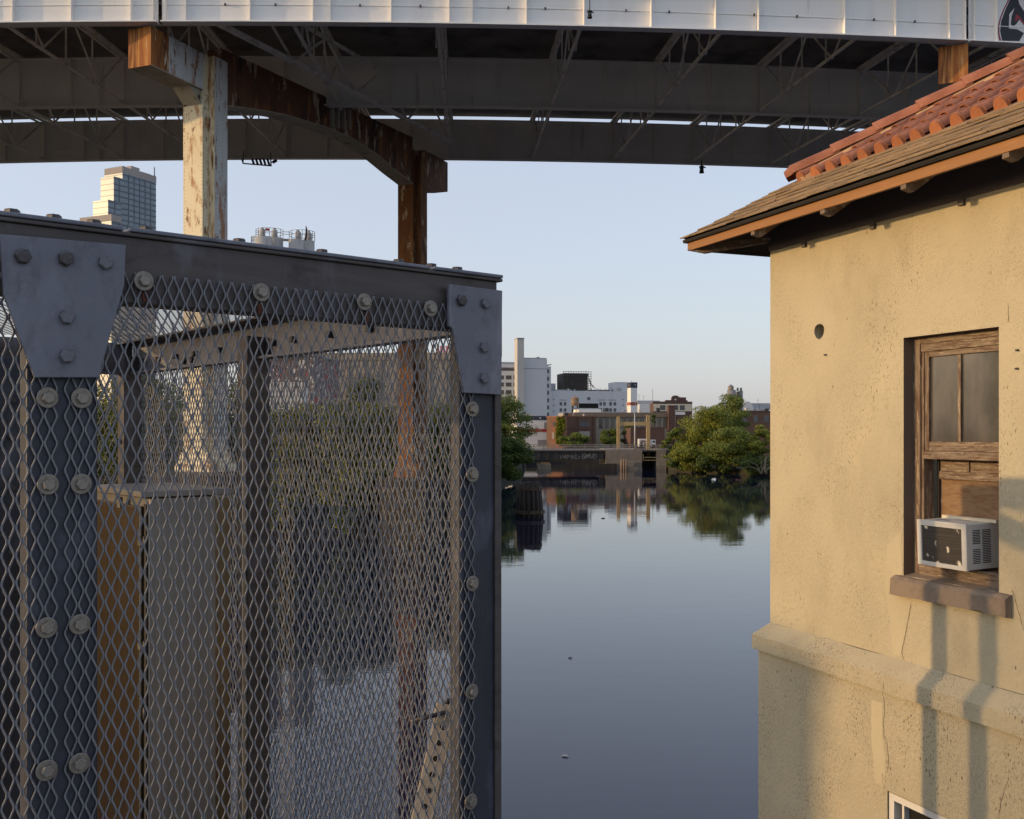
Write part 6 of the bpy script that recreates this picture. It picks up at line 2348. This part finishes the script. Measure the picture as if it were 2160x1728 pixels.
def tree(name, label, cat, px, d, ytop, ybot, wpx, base, m, seed, n=5000, leaf=0.34, cl_n=26, group=None, fat=1.0, overhang=0.0):
    rg = random.Random(seed)
    s = d / F
    x = (px - CX) * s
    z1 = CAM_Z + (HY - ytop) * s
    z0 = CAM_Z + (HY - ybot) * s
    r = wpx / 2 * s
    t = thing(name, (x, d, base), label, cat, group)
    zc, hz_ = (z0 + z1) / 2, (z1 - z0) / 2
    clumps = []
    for k in range(cl_n):
        while True:
            q = (rg.uniform(-1, 1), rg.uniform(-1, 1), rg.uniform(-1, 1))
            l = math.sqrt(sum(c * c for c in q))
            if 0.25 < l < 1.0 and (q[2] < 0.3 or abs(q[0]) < 0.95 - 0.5 * q[2]):
                break
        cr = rg.uniform(0.20, 0.36) * min(r, hz_ * 1.4) * fat
        clumps.append((x + q[0] * (r - cr * .8), d + q[1] * (r * .8 - cr * .5), zc + q[2] * (hz_ - cr * .6), cr * rg.uniform(1.0, 1.5), cr * rg.uniform(1.0, 1.4), cr * rg.uniform(0.55, 0.8) * (1 + (fat - 1) * 0.8)))
    mb = MB()
    h = zc - base
    top = V(x + rg.uniform(-.1, .1) * r, d, zc + hz_ * 0.35)
    r0 = max(0.10, 0.028 * (z1 - base) + 0.04)
    mb.tube([V(x, d, base - .3), V(x + rg.uniform(-.05, .05) * r, d, base + h * .5), top], [r0, r0 * .75, r0 * .25], 8)
    for k in range(6):
        c = clumps[rg.randrange(len(clumps))]
        f = rg.uniform(0.35, 0.8)
        p = V(x, d, base) + (top - V(x, d, base)) * f
        mb.tube([p, (p + V(c[0], c[1], c[2])) / 2 + Z * 0.2 * r, V(c[0], c[1], c[2])], [r0 * .4, r0 * .25, r0 * .08], 6)
    mb.build('trunk', M['bark'], t)
    crown_mesh('crown', clumps, n, leaf, m, t, seed)
    return t


# right bank
tree('broadleaf_tree', 'tallest olive green tree on the right bank beside the house', 'tree', 1490, 184, 833, 985, 142, 0.9, M['leaf_a'], 21, 26000, 0.31, 56)
tree('broadleaf_tree', 'dark crown with a ragged top behind the tallest right bank tree', 'tree', 1540, 192, 824, 930, 92, 0.9, M['leaf_b'], 22, 11000, 0.31, 30)
tree('broadleaf_tree', 'feathery mid green tree leaning over the water before the tallest tree', 'tree', 1548, 172, 892, 996, 136, 0.9, M['leaf_b'], 23, 22000, 0.28, 48)
tree('shrub', 'light olive shrub against the house edge on the right bank', 'shrub', 1604, 170, 892, 985, 70, 0.9, M['leaf_a'], 24, 9000, 0.28, 22)
tree('shrub', 'loose green shrub beside the narrow stone abutment', 'shrub', 1422, 186, 893, 992, 60, 0.9, M['leaf_b'], 25, 5000, 0.36, 20)
tree('shrub', 'low olive shrub at the water line under the tallest tree', 'shrub', 1462, 179, 925, 999, 90, 0.9, M['leaf_a'], 26, 7000, 0.34, 24)
tree('shrub', 'small dark shrub at the water between the abutment and the tall tree', 'shrub', 1440, 181, 958, 996, 60, 0.9, M['leaf_c'], 29, 4000, 0.34, 16)
tree('shrub', 'low dark shrub overhanging the water in mid right bank', 'shrub', 1515, 174, 945, 1003, 110, 0.9, M['leaf_c'], 27, 6000, 0.34, 22)
tree('shrub', 'dark shrub in the shade beneath the light olive shrub', 'shrub', 1592, 168, 940, 1008, 90, 0.9, M['leaf_c'], 28, 5000, 0.34, 20)
# dry branches by the house
db = thing('dry_branches', at(1612, 990, 160), 'tangle of bare grey branches at the water beside the house', 'branches')
rg_ = random.Random(4)
for k in range(9):
    p = at(1606 + rg_.uniform(-4, 12), 1000, 160) + V(0, rg_.uniform(-1, 1), 0)
    pts = [p]
    dr = V(rg_.uniform(-.8, .8), rg_.uniform(-.3, .3), 1).normalized()
    for i in range(5):
        p = p + dr * rg_.uniform(.5, .9); dr = (dr + V(rg_.uniform(-.6, .6), 0, rg_.uniform(-.5, .3))).normalized(); pts.append(p)
    mb = MB(); mb.tube(pts, [0.09, 0.075, 0.06, 0.05, 0.035, 0.02], 5); mb.build('branch', M['drybranch'], db)
# left bank tree in view right of the cage
tree('broadleaf_tree', 'broad green tree overhanging the canal just right of the cage', 'tree', 1064, 152, 826, 1000, 130, 1.6, M['leaf_b'], 31, 24000, 0.28, 56)
tree('shrub', 'dark leafy shrub at the water below the broad left bank tree', 'shrub', 1075, 140, 915, 1018, 110, 1.6, M['leaf_c'], 32, 14000, 0.27, 32)
tree('shrub', 'pale green shrub low on the left bank below the broad tree', 'shrub', 1052, 146, 880, 975, 80, 1.6, M['leaf_a'], 33, 9000, 0.28, 22)
# trees behind the bridge
tree('shrub', 'bushy shrub below the boarded brick opening', 'shrub', 1212, 238, 912, 944, 72, 2.6, M['leaf_b'], 41, 4500, 0.40, 20)
tree('shrub', 'dark rounded tree left of the gantry behind the bridge', 'tree', 1288, 242, 893, 944, 52, 2.6, M['leaf_b'], 42, 4500, 0.40, 20)
tree('shrub', 'dark tree framed inside the tan gantry', 'tree', 1328, 243, 884, 944, 46, 2.6, M['leaf_c'], 43, 4500, 0.40, 20)
tree('shrub', 'slim green climber between gantry and chimney', 'shrub', 1379, 252, 872, 900, 13, 2.6, M['leaf_c'], 44, 1200, 0.38, 10)
# vines on the brick flank
vn = thing('climbing_vine', at(1180, 936, 249.5), 'bright yellow green vine hanging down the brick flank', 'vine')
cl = []
for k in range(26):
    px_, py_ = 1174 + random.uniform(0, 16), 884 + 52 * random.random()
    p = at(px_, py_, 249.6 + abs(px_ - 1187) * 0.02)
    cl.append((p.x, p.y - 0.2, p.z, 0.55, 0.3, 0.9))
crown_mesh('foliage', cl, 3500, 0.34, M['leaf_y'], vn, 51)
mb = MB(); mb.tube([at(1181, 940, 249.8), at(1180, 905, 249.8), at(1179, 884, 249.8)], [0.1, 0.08, 0.03], 6); mb.build('stem', M['bark'], vn)
# bushes on the near left bank seen through the mesh
specs = [(205, 76, 765, 1090, 130, 'leaf_b', 'first bush left of the tall column behind the cage'),
         (290, 74, 775, 1100, 110, 'leaf_c', 'dark bush behind the cage corner post'),
         (345, 80, 780, 1060, 110, 'leaf_a', 'olive bush just left of the tall lit column'),
         (520, 78, 780, 1075, 110, 'leaf_c', 'dark bush just right of the tall lit column'),
         (592, 71, 846, 1120, 100, 'leaf_a', 'yellowish bush behind the inner cage post'),
         (655, 74, 815, 1100, 100, 'leaf_a', 'light olive bush in the middle of the left bank'),
         (718, 70, 838, 1125, 106, 'leaf_b', 'mid green bush in the middle of the left bank'),
         (765, 84, 772, 1010, 74, 'leaf_c', 'slim dark tree rising above the bushes before the warehouse'),
         (800, 72, 836, 1110, 100, 'leaf_a', 'light olive bush left of the rusted far column'),
         (866, 78, 856, 1075, 90, 'leaf_b', 'green bush behind the rusted far column'),
         (932, 80, 850, 1065, 96, 'leaf_b', 'green bush behind the right cage post'),
         (992, 98, 858, 1040, 90, 'leaf_c', 'dark bush hidden partly by the right cage post')]
for i, (px, d, yt, yb, w, lm, lab) in enumerate(specs):
    tree('shrub', lab, 'shrub', px, d - 4, yt, yb, w * 1.35, 3.9, M[lm], 60 + i, 9000, 0.26, 42, fat=1.45)

for i, (px, d, yt, w, lm, lab) in enumerate(PENDING):
    tree('thicket', lab, 'thicket', px, d, yt, 1000, w, 1.6, M[lm], 90 + i, 9000, 0.32, 46, fat=1.2)

# small things on the far roofs
for bld, xs in ((lo, (1200, 1214, 1262, 1290)), (fs, (1280, 1318, 1352, 1390)), (br, (1200, 1240)), (rbk, (1580, 1605, 1622)), (wg, (1050, 1070))):
    for k, x in enumerate(xs):
        t_ = bld.tx(x)
        h_ = random.uniform(0.5, 1.1); w_ = random.uniform(0.4, 1.0)
        bld.box('roof_vent', t_, t_ + w_, 2.2, 2.2 + w_, bld.z1 + 0.21, bld.z1 + 0.2 + h_, random.choice([M['bgrey'], M['bstack'], M['scaffold']]))
for bld, x, h_ in ((lo, 1236, 3.0), (gf, 1440, 2.6), (g2, 1352, 2.4), (g2, 1362, 2.0), (vr, 1605, 3.4), (vr, 1588, 2.2), (rbk, 1612, 2.0)):
    q_ = bld.pt(bld.tx(x), 3.2, bld.z1)
    mb = MB(); mb.tube([q_, q_ + Z * h_], 0.045, 5); mb.bar(q_ + Z * h_ * 0.85 - V(0.5, 0, 0), q_ + Z * h_ * 0.85 + V(0.5, 0, 0), 0.05, 0.05)
    mb.build('roof_aerial', M['scaffold'], bld.o)
for x in (1192, 1218, 1250):
    t_ = br.tx(x)
    br.box('downpipe', t_, t_ + 0.16, -0.14, -0.01, 2.7, br.z1, M['bbrick2'])
br.win(1226, 1240, 925, 934)
br.box('string_course', 0.02, br.w - .02, -0.10, -0.005, br.z(906), br.z(904.5), M['bbrick2'])
